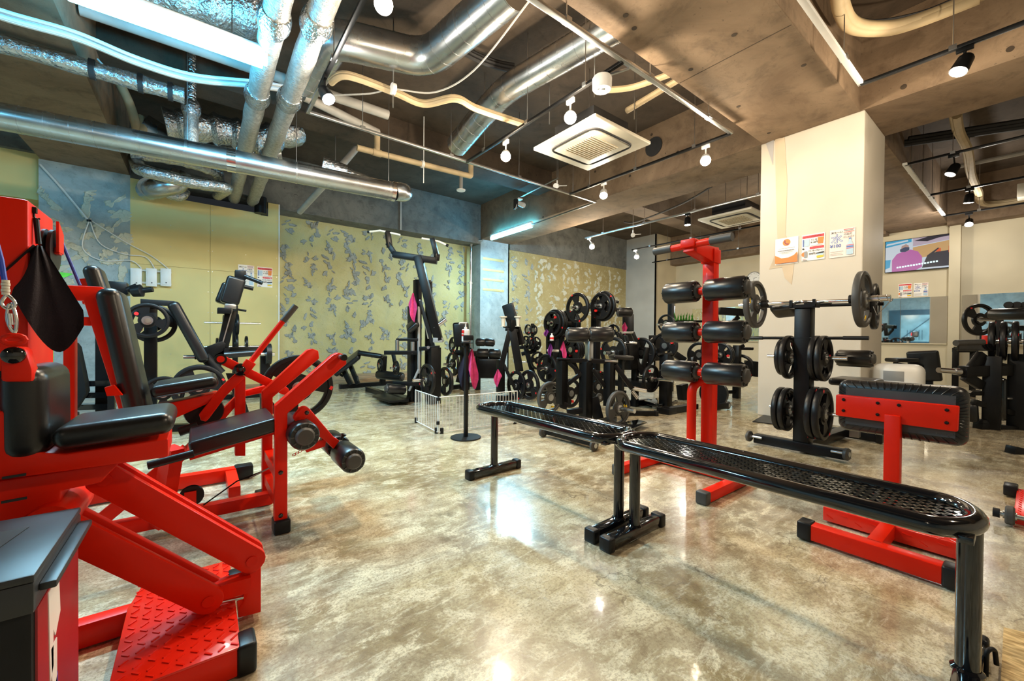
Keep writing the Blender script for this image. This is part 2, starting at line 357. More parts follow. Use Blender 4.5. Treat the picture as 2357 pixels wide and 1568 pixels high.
struct('beam_wall_right', 'concrete', bb(XR-.35, XR, YN, 1.24, 3.47, ZS), bb(XR-.35, XR, 2.22, 7.7, 3.47, ZS), smooth=0)
# skirting plank and thin battens along the back wall
struct('baseboard_back', 'wood', bb(1.25, 5.7, YP-.12, YP-.04, 0, 0.09), bb(1.25, 4.4, YP-.02, YB, 0, 0.14), bevel=.004)
struct('baseboard_left', 'wood', bb(-0.87, 1.2, YP-.012, YP, 0, 0.08))
# glue dabs left on the stripped walls: separate lumps, a few shared shapes
def dab_mesh(seed, r=0.13):
    rd = random.Random(seed); v = []; f = []
    blobs = []
    kind = seed % 4
    for k in range(rd.randint(5, 8)):
        a0 = rd.uniform(0, 6.28); rr = rd.uniform(0.35, 0.9)*r
        blobs.append((math.cos(a0)*rr, math.sin(a0)*rr*1.25, rd.uniform(.28, .52)*r, rd.uniform(0, 3.1), rd.uniform(.36, .75)))
    for (bx, bz, br, an, asp) in blobs:
        n = 12; k0 = len(v); h = rd.uniform(.012, .026); ca, sa = math.cos(an), math.sin(an); ph = rd.uniform(0, 6)
        for ring, q in ((1.0, 0.0), (0.8, 1.0)):
            for i in range(n):
                a = 6.283*i/n; rad = br*ring*(1+0.28*math.sin(2*a+ph)+0.2*math.sin(5*a+ph*2)+rd.uniform(-.12, .12))
                x, z = rad*math.cos(a), rad*asp*math.sin(a); v.append((bx+x*ca-z*sa, -h*q*rd.uniform(.6, 1), bz+x*sa+z*ca))
        c = len(v); v.append((bx, -h*.5, bz))
        for i in range(n):
            j = (i+1) % n; f.append((k0+i, k0+j, k0+n+j, k0+n+i)); f.append((k0+n+i, k0+n+j, c))
    return v, f
dabs = []
for s in range(9):
    o = obj('glue_dab', dab_mesh(s), 'dab', None, smooth=30); dabs.append(o.data); bpy.data.objects.remove(o)
pale = []
for s in range(20, 26):
    o = obj('glue_dab', dab_mesh(s, 0.15), 'dabpale', None, smooth=30); pale.append(o.data); bpy.data.objects.remove(o)
def dab(x, y, z, par, meshes, sc_=1.0):
    o = bpy.data.objects.new('glue_dab', random.choice(meshes)); COL.objects.link(o); o.parent = par
    o.location = (x, y, z); o.rotation_euler = (0, random.uniform(-.7, .7)+random.choice((0, 3.14)), 0); s = sc_*random.uniform(.9, 1.35); o.scale = (s, random.uniform(.7, 1.3), s)
for i in range(11):
    for j in range(11):
        x = 1.45+i*0.405+random.uniform(-.05, .05); z = 0.32+j*0.29+random.uniform(-.05, .05)
        if random.random() < 0.93: dab(x, YB, z, wb, dabs, .95)
for i in range(10):
    for j in range(9):
        if random.random() < 0.9: dab(6.9+i*0.5+random.uniform(-.07, .07), YP, 0.5+j*0.32+random.uniform(-.06, .06), bpy.data.objects['wall_back_far'], pale if i > 1 else dabs, 1.0)
for px, py in ((120, 455), (215, 470), (275, 475), (120, 530), (215, 527), (275, 530), (140, 580), (215, 590), (272, 590), (130, 640), (265, 640)):
    p = W(px, py, y=YP); dab(p.x, YP, p.z, pl_, pale, 1.05)
for px, py in ((10, 430), (50, 425)): 
    p = W(px, py, y=YB); dab(p.x, YB, p.z, bpy.data.objects['wall_back_left'], pale)
for k, py in enumerate((598, 623, 645, 668)):      # horizontal smears on the right pier
    p = W(1137, py, y=YP); struct('glue_strip', 'plaster', bb(p.x-.36, p.x+.33, YP-.006, YP, p.z-.035, p.z+.03), parent=pr_, bevel=.004)

# board joints and tie holes of the beam soffits, a pale cable cover on the wall beam
bm_ = bpy.data.objects['beam_main']; mat('joint', (.05, .034, .022), .9)
for px, py in ((1690, 125), (1300, -60)):
    x = W(px, py, z=ZB).x; struct('form_joint', 'joint', bb(x, x+.007, 1.25, 2.21, ZB-.0015, ZB+.01), parent=bm_, smooth=0)
for px, py in ((1440, 35), (1690, 80), (1590, 160), (1700, 245), (1770, 306), (1460, 65), (1850, 150)):
    p = W(px, py, z=ZB); struct('tie_hole', 'joint', cyl((p.x, p.y, ZB-.002), (p.x, p.y, ZB+.02), .022, 12), parent=bm_, smooth=0)
for o_, pts in ((bpy.data.objects['beam_cross_right'], ((2080, 200), (2325, 113))),):
    for px, py in pts: p = W(px, py, x=5.8); struct('tie_hole', 'joint', cyl((5.797, p.y, p.z), (5.83, p.y, p.z), .026, 12), parent=o_, smooth=0)
for px, py in ((1370, 395), (1450, 405), (1560, 350), (1250, 500), (1500, 310)):
    p = W(px, py, x=5.8); struct('tie_hole', 'joint', cyl((5.797, p.y, p.z), (5.83, p.y, p.z), .022, 12), parent=bpy.data.objects['beam_cross'], smooth=0)
p = W(922, 500, y=YP); struct('cable_cover', 'conduit', bb(p.x-.02, p.x+.02, YP-.02, YP, 3.41, 4.1), parent=bpy.data.objects['beam_wall'], smooth=0)
# ================================================================ lamps
mat('lens_warm', (1, 0.9, 0.7), 0.3, emit=((1.0, 0.86, 0.62), 60))
mat('lens_cool', (0.9, 0.95, 1), 0.3, emit=((0.85, 0.95, 1.0), 40))
mat('tube_glow', (0.8, 0.95, 1), 0.3, emit=((0.07, 0.60, 1.0), 170))
ZT = 3.42
def batten(label, p0, p1, power, width=0.14):
    p0, p1 = V3(p0), V3(p1); c = (p0+p1)/2; d = (p1-p0).normalized(); L = (p1-p0).length
    t = Thing('batten_light', label, 'light', c)
    t.add('housing', 'white', bar(p0+Vector((0, 0, .085)), p1+Vector((0, 0, .085)), width*.4, .04), bevel=.006)
    t.add('tube', 'tube_glow', cyl(p0+d*.02, p1-d*.02, width*.32, 16))
    for p in (p0, p1): t.add('end_cap', 'white', box(p+Vector((0, 0, .015)), (.03, .05, .09)), bevel=.004)
    for k in (.2, .8): t.add('hanger_rod', 'steel', cyl(p0.lerp(p1, k)+Vector((0, 0, .07)), (p0.lerp(p1, k).x, p0.lerp(p1, k).y, ZS if abs(d.x) > .5 else p0.z+.1), .004, 6))
    rz = math.atan2(d.y, d.x)
    light('AREA', c+Vector((0, 0, -width*.32-.02)), power, COOL, t.o, t.base, size=L, sizey=width, rot=(0, 0, rz))
    return t
batten('long cool white tube light glaring above the red machines', (-0.72, 4.0, 3.3), (0.44, 4.0, 3.3), 230, 0.2)
batten('cool white tube light under the beam beside the wall pier', (5.68, 8.25, 3.40), (5.70, 6.72, 3.40), 170, 0.12)
def spot(label, p, power, kind='warm', aim=None, body='white', top=None, group=None, tx=None):
    p = V3(p); aim = aim or (-p.x/math.hypot(p.x, p.y), -p.y/math.hypot(p.x, p.y), -.75); aim = V3(aim).normalized(); top = top if top is not None else ZT
    t = Thing('spotlight', label, 'spotlight', (p.x, p.y, p.z-.08), group)
    a = p - aim*.10
    ax_ = a.x if tx is None else tx
    t.add('track_adapter', body, box((ax_, a.y, top-.03), (.03, .10, .05)), bevel=.004)
    t.add('arm', body, cyl((ax_, a.y, top-.05), (a.x, a.y, a.z+.03), .010, 8))
    t.add('head', body, lathe(p-aim*.14, aim, [(0, .0), (0, .04), (.02, .052), (.13, .06), (.14, .06), (.14, .053)], 20))
    t.add('lens', 'lens_'+kind, cyl(p-aim*.004, p+aim*.003, .053, 20))
    if power: light('POINT', p+aim*.07, power, WARM if kind == 'warm' else NEUT, t.o, t.base, size=.06)
    return t
spot('warm spotlight high at the top edge beside the round duct', (0.96, 2.66, 3.18), 250)
spot('brightest warm spotlight in front of the square ceiling air conditioner', (2.92, 2.87, 3.18), 260)
spot('warm spotlight below the free end of the round duct', (2.94, 3.97, 3.18), 170)
spot('warm spotlight between the air conditioner and the white column', (4.93, 2.53, 3.18), 65)
spot('small white spotlight on the black track below the air conditioner', (4.93, 4.12, 3.18), 50, 'cool', (-.5, -.4, -.75))
spot('black spotlight aimed down beside the lagged pipes', (0.945, 4.02, 3.17), 70, 'cool', (.25, -.5, -.85), 'black')
spot('warm spotlight leftmost of the pair above the far plaster wall', (7.3, 6.43, 3.12), 150, top=3.35, tx=7.25)
spot('warm spotlight rightmost of the pair above the far plaster wall', (9.2, 6.55, 3.14), 150, top=3.35, tx=9.2)
spot('small spotlight seen just behind the red handle bar', W(1585, 578, x=9.25), 90, 'cool', (-.6, -.3, -.6), top=3.35, tx=9.2)
spot('warm spotlight on the black track right of the white column', (4.93, 0.434, 3.2), 120, 'warm', (-.3, .3, -.8), 'black')
spot('small spotlight above the wall television', W(2230, 517, x=11.6), 120, 'cool', (-.6, 0, -.7), 'black', top=3.44, tx=11.6)
# unseen fill lamps added behind the viewer, behind the column and far left
for (x, y) in ((-3.2, -1.5), (2.9, -1.3), (10.6, 3.6)):
    if x > 10: x = 10.6
    spot('warm ceiling spotlight '+{-3.2: 'over the floor left behind the viewer', 2.9: 'over the floor right behind the viewer', 10.6: 'hidden behind the white column'}[x], (x, y, 3.18), 35 if x < 0 else (230 if x < 5 else 190), top=ZS+.012)
batten('added unseen cool fill tube over the entrance side of the gym', (-4.2, 3.0, 3.3), (-3.0, 3.0, 3.3), 150, .16)
# ================================================================ tracks and their hangers
def track(name, label, pts, m='black', w_=.036, h_=.03, hang=True, top=ZS, group='ceiling lighting tracks'):
    p0, p1 = V3(pts[0]), V3(pts[1]); c = (p0+p1)/2; t = Thing(name, label, 'track', c, group)
    t.add('rail', m, bar(p0, p1, w_, h_), bevel=.003)
    L = (p1-p0).length; n = max(2, int(L/1.2)+1)
    if hang:
        for k in range(n):
            q = p0.lerp(p1, (k+.5)/n); t.add('hanger_rod', 'steel', cyl(q, (q.x, q.y, top), .0045, 6)); t.add('clamp', 'steel', box(q+Vector((0, 0, .01)), (w_*1.3, w_*1.3, h_*1.3)))
    return t
GB = dict(group=None)
track('lighting_track', 'grey steel channel running beside the wide concrete beam', ((-0.5, 2.245, ZT), (4.97, 2.245, ZT)), 'steel', .045, .03, **GB)
track('lighting_track', 'grey steel channel crossing the bay below the cream cables', ((0.93, 4.87, ZT), (5.62, 4.87, ZT)), 'steel', .04, .03, **GB)
track('lighting_track', 'black track rail beside the lagged pipes', ((0.93, 2.25, ZT-.01), (0.93, 4.30, ZT-.01)), **GB)
track('lighting_track', 'steel channel end piece below the black spotlight', ((0.93, 4.30, ZT-.01), (0.93, 4.87, ZT-.01)), 'steel', hang=False, **GB)
track('lighting_track', 'black track rail left of the ceiling air conditioner', ((2.93, 2.25, ZT-.01), (2.93, 4.86, ZT-.01)), **GB)
track('lighting_track', 'black track rail right of the ceiling air conditioner', ((4.95, 2.25, ZT-.01), (4.95, 4.86, ZT-.01)), **GB)
track('lighting_track', 'thin grey channel leading from the tube light to the track corner', ((5.62, 4.87, ZT), (5.70, 6.7, ZT)), 'steel', .03, .025, hang=False, **GB)
track('lighting_track', 'blue-grey track rail ending at the leftmost far spotlight', ((7.25, 6.6, 3.35), (7.25, 2.3, 3.35)), 'steel', .04, .035, **GB)
track('lighting_track', 'black track rail behind the red handle bar', ((9.2, 6.7, 3.35), (9.2, 2.3, 3.35)), **GB)
track('lighting_track', 'thin black rail along the top of the cream far wall', ((11.2, 7.4, 3.35), (11.2, 2.3, 3.35)), **GB)
track('lighting_track', 'white-faced channel along the right side of the wide beam', ((1.6, 1.06, ZT), (4.97, 1.06, ZT)), 'white', .045, .03, **GB)
track('lighting_track', 'black track rail right of the white column', ((4.95, 1.06, ZT-.01), (4.95, -2.5, ZT-.01)), **GB)
track('lighting_track', 'white-faced channel above the television', ((7.75, 1.17, 3.44), (11.5, 1.17, 3.44)), 'white', .05, .03, **GB)
for x, lb in ((7.8, 'nearest of the three black rails at the upper right corner'), (9.75, 'middle of the three black rails at the upper right corner'), (11.6, 'farthest of the three black rails at the upper right corner')):
    track('lighting_track', lb, ((x, 1.18, 3.44), (x, -2.5, 3.44)), group=None)
spot('unlit black spotlight on the nearest rail of the dark right bay', (7.9, 0.75, 3.2), 0, 'warm', (-.2, .3, -.7), 'black', top=3.44, tx=7.8)
spot('unlit black spotlight on the middle rail of the dark right bay', (9.75, 0.72, 3.2), 0, 'warm', (.1, .1, -.9), 'black', top=3.44, tx=9.75)
spot('unlit black spotlight on the far blue-grey track', (7.25, 4.05, 3.12), 0, 'warm', (0, 0, -1), 'black', top=3.35)
# ================================================================ ducts and pipes
def ribbed(pts, r, step=.16, m='duct', n=28, rib=.003):
    """spiral duct: a tube and a thin raised seam at every turn"""
    g = [tube(pts, r, n)]; L = 0; P = [V3(p) for p in pts]; s = step/2; acc = 0
    for a, b in zip(P, P[1:]):
        d = (b-a).length; u = (b-a).normalized()
        while acc+d > s:
            q = a + u*(s-acc); tilt = frame(u)[1]*0.0
            g.append(cyl(q-u*.004, q+u*.004, r+rib, n)); s += step
        acc += d
    return g
# long spiral duct with a U-turn at its right end
a, b_ = W(-260, 218, z=3.0), W(905, 441, z=3.0); a.z = b_.z = 3.0
t = Thing('spiral_duct', 'long silver spiral duct hanging across the left side with a turned-back end', 'duct', (a+b_)/2)
t.add('duct_run', 'duct', ribbed([a, b_], .125, .17))
u = (b_-a).normalized(); sd = Vector((-u.y, u.x, 0))
bend = [b_ + u*.02] + [b_ + u*(.20*math.sin(k*math.pi/8)) + sd*(.20-.20*math.cos(k*math.pi/8)) + Vector((0, 0, .16*k/8)) for k in range(9)]
t.add('elbow', 'duct', tube(bend, .125, 20))
e = bend[-1]; t.add('flexible_end', 'foil', tube([e, e-u*.25+Vector((0, 0, .03)), e-u*.55+Vector((0, .03, .10))], .10, 16), tube([e-u*.55+Vector((0, .03, .10)), e-u*.85+Vector((0, .03, .16))], .13, 16))
t.add('joint_band', 'chrome', cyl(a.lerp(b_, .555), a.lerp(b_, .575), .13, 20)); t.add('joint_band', 'chrome', cyl(b_-u*.03, b_+u*.02, .132, 20))
for k in (.47, .72, .985):
    q = a.lerp(b_, k); t.add('hanger_rod', 'steel', cyl(q+Vector((0, 0, .12)), (q.x, q.y, ZS), .005, 6)); t.add('hanger_band', 'steel', cyl(q-u*.012, q+u*.012, .129, 20))
# two lagged pipes side by side, running to the back wall
def wob(pts, r, m, n=14, amp=.05, seed=1):
    rd = random.Random(seed); ph = [rd.uniform(0, 6) for _ in range(3)]
    return tube(pts, r, n, rfun=lambda i, k: r*(1+amp*math.sin(i*1.7+ph[0])+amp*.6*math.sin(i*3.1+ph[1])))
for k, (x0, x1, sy, lb) in enumerate(((0.455, 0.50, 2.6, 'left of the two silver lagged pipes descending to the back wall'), (0.72, 0.78, 2.4, 'right of the two silver lagged pipes descending to the back wall'))):
    P = [Vector((x0+(x1-x0)*i/30, sy+(YP-sy)*i/30, 3.45)) for i in range(31)]
    t = Thing('lagged_pipe', lb, 'pipe', P[15])
    t.add('wrap', 'lagging', wob(P, .092, 'lagging', amp=.04, seed=k))
    for q in (5, 11, 19): t.add('foil_collar', 'foil', tube([P[q]+Vector((0, j*.05-.1, 0)) for j in range(6)], .1, 14, rfun=lambda i, m_: .092+.028*math.sin((i+.6)*.55)))
# small foil pipe and a cable bundle in the left bay
P = [Vector((-3.2+i*.11, 5.35, 3.43)) for i in range(29)]
t = Thing('foil_pipe', 'thin foil-wrapped pipe crossing under the left beam', 'pipe', P[14]); t.add('wrap', 'foil', wob(P, .075, 'foil', amp=.08, seed=5))
for i in (22, 25, 27): t.add('strap', 'dark', cyl(P[i]-Vector((.02, 0, 0)), P[i]+Vector((.02, 0, 0)), .088, 16))
# downpipe beside it
q = W(440, 215, y=6.1); t = Thing('down_pipe', 'grey lagged downpipe left of the two lagged pipes', 'pipe', (q.x, 6.1, 3.0)); t.add('pipe', 'lagging', cyl((q.x, 6.1, 3.66), (q.x, 6.1, 3.0), .07, 16)); t.add('joint', 'foil', lathe((q.x, 6.1, 3.56), (0, 0, 1), [(0, .075), (.05, .095), (.12, .095), (.17, .075)], 16)); t.add('stub', 'foil', cyl((q.x, 6.1, 3.64), (q.x, 6.1, ZS), .05, 14))
# plant room jumble of pipes and flexible ducts in the corner over the boards
def pipe(label, name, m, pts, r, n=14, amp=0.0, rad=.18, cat='pipe', seed=3):
    P = rounded(pts, rad, 6); t = Thing(name, label, cat, P[len(P)//2])
    fine = []
    for a_, b2 in zip(P, P[1:]):
        k = max(1, int((b2-a_).length/.07)) if amp else 1
        for j in range(k): fine.append(a_.lerp(b2, j/k))
    fine.append(P[-1])
    t.add('run', m, wob(fine, r, m, n, amp, seed) if amp else tube(fine, r, n)); return t
Yq = 7.7
pipe('fat crumpled foil duct above the spiral duct', 'flexible_duct', 'foil', [W(380, 285, y=6.9), W(430, 290, y=6.9), W(520, 300, y=6.9), W(600, 325, y=6.9), W(690, 300, y=6.9)], .19, 16, .10, cat='duct', seed=9)
pipe('dark grey bellied duct under the crumpled foil duct', 'flexible_duct', 'duct', [W(330, 300, y=7.4), W(420, 345, y=7.4), W(560, 350, y=7.4), W(640, 350, y=7.4)], .21, 18, .03, cat='duct', seed=4)
pipe('upper foil pipe of the pair with elbows beside the board top', 'foil_pipe', 'foil', [W(300, 352, y=7.9), W(420, 368, y=7.9), W(500, 395, y=7.9), W(505, 420, y=8.7)], .085, 14, .06, seed=6)
pipe('lower foil pipe of the pair with elbows beside the board top', 'foil_pipe', 'foil', [W(312, 365, y=8.4), W(322, 392, y=7.6), W(440, 420, y=7.6), W(525, 432, y=7.6), W(500, 450, y=8.7)], .085, 14, .06, rad=.14, seed=7)
pipe('silver elbow duct entering the cut-out of the boards', 'elbow_duct', 'duct', [W(338, 440, y=8.80), W(365, 432, y=8.5), W(410, 425, y=8.5), W(420, 400, y=8.5)], .15, 18, cat='duct', rad=.2)
pipe('ribbed grey hose behind the silver elbow duct', 'hose', 'conduit', [W(345, 432, y=8.60), W(345, 434, y=8.84)], .15, 18, cat='hose')
pipe('small foil bend hanging under the elbow duct', 'foil_bend', 'foil', [W(385, 445, y=8.6), W(412, 455, y=8.6), W(425, 440, y=8.7)], .08, 14, .08, seed=8)
pipe('short black downpipe at the top of the boards', 'down_pipe', 'black', [W(600, 455, y=8.82), W(600, 492, y=8.82)], .1, 18)
pipe('two-turn cream hose hanging from the left beam', 'hose', 'cream', [W(272, 185, y=7.2), W(300, 240, y=7.2), W(318, 308, y=7.2), W(330, 300, y=7.2), W(322, 270, y=7.3)], .05, 12, cat='hose')
tp_ = pipe('grey diagonal pipe beside the cyan-lit corner', 'drain_pipe', 'conduit', [W(820, 342, y=6.9), W(772, 398, y=6.6), W(690, 488, y=8.4)], .05, 12); q = W(772, 398, y=6.6); tp_.add('hanger_rod', 'steel', cyl(q, (q.x, q.y, ZS), .006, 6))
pipe('wide flat foil duct along the top edge of the left bay', 'flexible_duct', 'foil', [(-.58, 4.95, 4.12), (0.1, 4.75, 4.12), (.62, 4.65, 4.14)], .24, 18, .08, cat='duct', seed=11)
pipe('long dark pipe behind the tube light', 'pipe_run', 'conduit', [(-.86, 5.35, 3.95), (2.0, 5.35, 3.95)], .06, 12)
# white drain pipe with branches under the joist
zz = 3.62
t = Thing('drain_pipe', 'cream drain pipe with two short branches under the joist', 'pipe', W(950, 370, z=zz))
p1, p2, p3 = W(822, 340, z=zz), W(868, 352, z=zz), W(1080, 405, z=zz)
t.add('run', 'cream', tube([p1, p2, p3], .042, 12)); t.add('tee', 'cream', cyl(p2+Vector((-.06, 0, 0)), p2+Vector((.06, 0, 0)), .05, 12), tube([p2, p2+Vector((0, 0, .32))], .042, 12)); t.add('riser', 'cream', tube(rounded([p3+Vector((-.02, 0, 0)), p3+Vector((.03, 0, 0)), p3+Vector((.03, 0, .2))], .04), .042, 12))
q = W(972, 378, z=zz); t.add('hook', 'white', cyl(q+Vector((-.02, 0, 0)), q+Vector((.02, 0, 0)), .055, 14)); t.add('hanger_rod', 'white', cyl(q+Vector((0, -.05, -.3)), q+Vector((0, -.05, .7)), .007, 6))
pipe('straight grey pipe between the lagged pipes and the dark hole', 'pipe_run', 'conduit', [W(700, 222, z=3.9), W(870, 306, z=3.9)], .055, 12)
# round ducts of the middle bay
def ductrun(label, pts, r, cuts=(), rad=.35):
    P = rounded(pts, rad, 7); t = Thing('spiral_duct', label, 'duct', P[len(P)//2]); t.add('duct_run', 'duct', ribbed(P, r, .2)); return t
d1 = [W(700, 190, z=3.85), W(765, 92, z=4.0), W(800, 95, z=4.0), W(985, 138, z=4.0), W(1180, -30, z=4.0)]
ductrun('round silver duct with an elbow at the top middle', d1, .18, rad=.25)
d2 = [W(1440, 45, z=3.98), W(1165, 205, z=3.98), W(1112, 262, z=3.88), W(1052, 335, z=3.78)]
ductrun('round silver duct with an open lower end pointing down-left', d2, .155, rad=.22)
# dark openings in joist and beam
for (p, ax, r, lb, par) in ((W(880, 282, z=4.405), (0, 0, 1), .13, 'black round hole in the ceiling slab above the grey track', None), (W(1505, 338, x=5.795), (1, 0, 0), .15, 'black round sleeve hole in the beam side beside the air conditioner', None)):
    single('sleeve_hole', 'dark', lb, 'hole', lathe(p-V3(ax)*.012, ax, [(0, r), (.012, r), (.014, r*.9), (.014, 0)], 24))
# ================================================================ air conditioners
def cassette(label, c, s=.95, zz=3.2):
    t = Thing('air_conditioner', label, 'air conditioner', (c[0], c[1], zz))
    t.add('panel', 'offwhite', box((c[0], c[1], zz+.02), (s, s, .04)), bevel=.012, seg=3)
    t.add('body', 'matte', box((c[0], c[1], zz+.15), (s*.62, s*.62, .22)))
    R = s*.36; ring = rounded([(c[0]+R*a_, c[1]+R*b2, zz) for a_, b2 in ((0, -1), (1, -1), (1, 1), (-1, 1), (-1, -1), (0, -1))], .12)
    t.add('air_slot', 'dark', tube(ring[:-1], .016, 8, closed=True))
    t.add('grille_frame', 'offwhite', box((c[0], c[1], zz-.006), (s*.66, s*.66, .014)), bevel=.005)
    g = t.add('grille', 'cream', box((c[0], c[1], zz-.014), (s*.46, s*.46, .006)))
    for k in range(13):
        y = c[1]-s*.22+k*s*.44/12; t.add('slat', 'offwhite', box((c[0], y, zz-.019), (s*.45, .010, .008)), parent=g)
    for a_ in (-1, 1):
        for b2 in (-1, 1): t.add('hanger_rod', 'steel', cyl((c[0]+a_*s*.36, c[1]+b2*s*.36, zz+.3), (c[0]+a_*s*.36, c[1]+b2*s*.36, ZS), .006, 6))
    return t
cassette('square white ceiling air conditioner in the middle bay', (3.6, 3.2)); cassette('square white ceiling air conditioner left of the white column', (7.95, 3.5), .95, 3.22)
# ================================================================ small ceiling things
p = W(1386, 182, z=3.36); t = Thing('emergency_light', 'white drum-shaped emergency light right of the brightest spotlight', 'light', p)
t.add('drum', 'white', lathe((p.x, p.y, 3.26), (0, 0, 1), [(0, .0), (0, .078), (.01, .085), (.10, .088), (.115, .08), (.115, 0)], 28)); t.add('lens', 'greyplastic', cyl((p.x, p.y, 3.262), (p.x, p.y, 3.254), .018, 14)); t.add('button', 'greyplastic', cyl((p.x-.035, p.y+.02, 3.262), (p.x-.035, p.y+.02, 3.255), .008, 10)); t.add('arm', 'steel', bar((p.x, p.y, 3.375), (p.x+.12, 2.26, 3.40), .02, .015), cyl((p.x, p.y, 3.375), (p.x, p.y, 3.40), .012, 8))
p = W(1061, 437, z=3.75); t = Thing('smoke_detector', 'small white disc detector on a stem under the joist', 'detector', p); t.add('disc', 'white', lathe((p.x, p.y, p.z-.02), (0, 0, 1), [(0, 0), (0, .08), (.02, .085), (.03, .03), (.03, 0)], 20)); t.add('stem', 'conduit', cyl(p, (p.x, p.y, ZS), .035, 12))
# security camera at the end of a slotted strut
p = W(1195, 462, x=5.3); q = W(1285, 417, x=5.3); t = Thing('security_camera', 'white security camera at the end of a slotted strut', 'camera', p)
t.add('strut', 'steel', bar(p+Vector((0, 0, .06)), q+Vector((0, 0, .06)), .04, .012)); t.add('mount', 'white', box(p+Vector((0, 0, .03)), (.12, .10, .03)), bevel=.008); t.add('body', 'white', lathe(p+Vector((.0, .0, -.06)), (.35, -.8, -.45), [(0, 0), (0, .05), (.12, .055), (.14, .045), (.14, 0)], 18)); t.add('antenna', 'white', cyl(p+Vector((-.02, 0, 0)), p+Vector((-.1, 0, -.2)), .009, 8)); t.add('back_plate', 'dark', box(p+Vector((-.05, .05, -.06)), (.02, .13, .2))); t.add('hanger_rod', 'steel', cyl(q+Vector((0, 0, .06)), (q.x, q.y, ZS), .006, 6))
def cam2(label, p):
    t = Thing('security_camera', label, 'camera', p); p = V3(p)
    t.add('body', 'white', lathe(p, (-.7, -.5, -.3), [(0, 0), (0, .04), (.12, .045), (.13, 0)], 16)); t.add('mount', 'white', cyl(p, p+Vector((0, 0, .09)), .015, 8)); t.add('hanger_rod', 'steel', cyl(p+Vector((0, 0, .08)), (p.x, p.y, ZS), .006, 6)); t.add('antenna', 'white', cyl(p, p+Vector((.16, -.08, .02)), .008, 6))
cam2('small white camera on the channel under the air conditioner', W(1282, 428, x=4.9)); cam2('small white camera hanging from the blue-grey far track', W(1457, 540, x=7.2))
# cables
def cable(label, pts, r, m='cable', n=6, cat='cable', strands=1, spread=.02, name='cable'):
    t = Thing(name, label, cat, V3(pts[len(pts)//2]))
    for k in range(strands):
        o = Vector((0, random.uniform(-spread, spread), random.uniform(-spread, spread))); t.add('strand' if strands > 1 else 'run', m, tube([V3(p)+o for p in pts], r, n))
    return t
zz = 3.3
cable('thick bundle of white cables sagging across the left bay', spline([W(-120, -25, y=4.6), W(0, 32, y=4.7), W(175, 83, y=4.8), W(320, 142, y=4.9), W(450, 180, y=5.0), W(600, 195, y=5.1), W(700, 213, y=5.2)]), .014, strands=12, spread=.035, name='cable_bundle')
P = spline([W(92, 377, y=8.86), W(140, 430, y=8.86), W(205, 508, y=8.86)]); cable('pale cable running down the left pier to a tie', P, .014)
p0 = W(205, 508, y=8.86); t = Thing('wall_cables', 'three thin pale cables looping to the white switch boxes', 'cable', p0)
for pts in (((205, 508), (190, 570), (235, 600), (300, 600), (326, 618)), ((207, 508), (230, 560), (285, 585), (335, 592), (357, 620)), ((210, 508), (290, 558), (350, 590), (391, 622))):
    t.add('strand', 'cable', tube(spline([W(a_, b2, y=8.87) for a_, b2 in pts]), .008, 6))
t.add('tie', 'black', box(p0, (.05, .03, .03)))
zz = 3.66
cable('cream insulated pipe pair snaking under the joist', spline([W(762, 190, z=zz), W(800, 175, z=zz), W(905, 212, z=zz), W(975, 240, z=zz), W(1048, 228, z=zz), W(1100, 252, z=zz), W(1205, 287, z=zz)]), .032, 'cream', 8, 'pipe', 2, .03, name='insulated_pipes')
cable('thin grey cables beside the cream pipe pair', spline([W(765, 222, z=zz), W(850, 218, z=zz), W(905, 208, z=zz), W(1000, 215, z=zz), W(1090, 165, z=zz), W(1222, 0, z=zz)]), .009, 'conduit', 6)
t = Thing('pipe_hook', 'white hook holding the cream pipe pair', 'hook', W(905, 235, z=zz)); q = W(905, 205, z=zz); t.add('hook', 'white', cyl(q+Vector((-.02, 0, 0)), q+Vector((.02, 0, 0)), .06, 14)); t.add('rod', 'steel', cyl(q+Vector((0, 0, -.2)), (q.x, q.y, ZS), .007, 6))
cable('sagging black cable bundle below the slab at the top', sag(W(1060, 108, z=4.3), W(1185, 155, z=4.3), .04), .02, 'dark', 6, strands=4, spread=.05, name='cable_bundle')
cable('cream pipe from the emergency light towards the wide beam', spline([W(1400, 202, z=3.7), W(1460, 195, z=3.7), W(1545, 165, z=3.7)]), .032, 'cream', 8, 'pipe', 1, name='insulated_pipes')
cable('straight cream pipe above the right air conditioner corner', [W(1440, 253, z=3.7), W(1560, 180, z=3.7)], .034, 'cream', 8, 'pipe', name='insulated_pipes')
cable('black cable drooping along the far ceiling', spline([W(1437, 512, z=3.7), W(1470, 510, z=3.7), W(1570, 470, z=3.75), W(1640, 430, z=3.8)]), .018, 'dark', 6)
zz = 3.85
cable('cream pipe loop at the upper right corner', spline([W(1930, -40, z=zz), W(1936, 20, z=zz), W(1965, 60, z=zz), W(2040, 66, z=zz), W(2120, 45, z=zz), W(2260, -10, z=zz)]), .05, 'cream', 10, 'pipe', 2, .045, name='insulated_pipes')
cable('thin black cable above the cream pipe loop', spline([W(1935, 20, z=4.1), W(2010, 48, z=4.1), W(2120, 30, z=4.1), W(2210, -5, z=4.1)]), .012, 'dark', 6)
zz = 3.75
cable('twisted cream pipe pair in the dark right bay', spline([W(2205, 262, z=zz), W(2212, 300, z=zz), W(2232, 345, z=zz), W(2240, 400, z=zz), W(2256, 440, z=zz), W(2262, 466, z=zz), W(2300, 468, z=zz), W(2400, 452, z=zz)]), .045, 'cream', 8, 'pipe', 2, .04, name='insulated_pipes')
cable('straight pale pipe at the right edge of the dark bay', [W(2190, 385, z=3.9), W(2380, 345, z=3.9)], .035, 'conduit', 8, 'pipe', name='pipe_run')
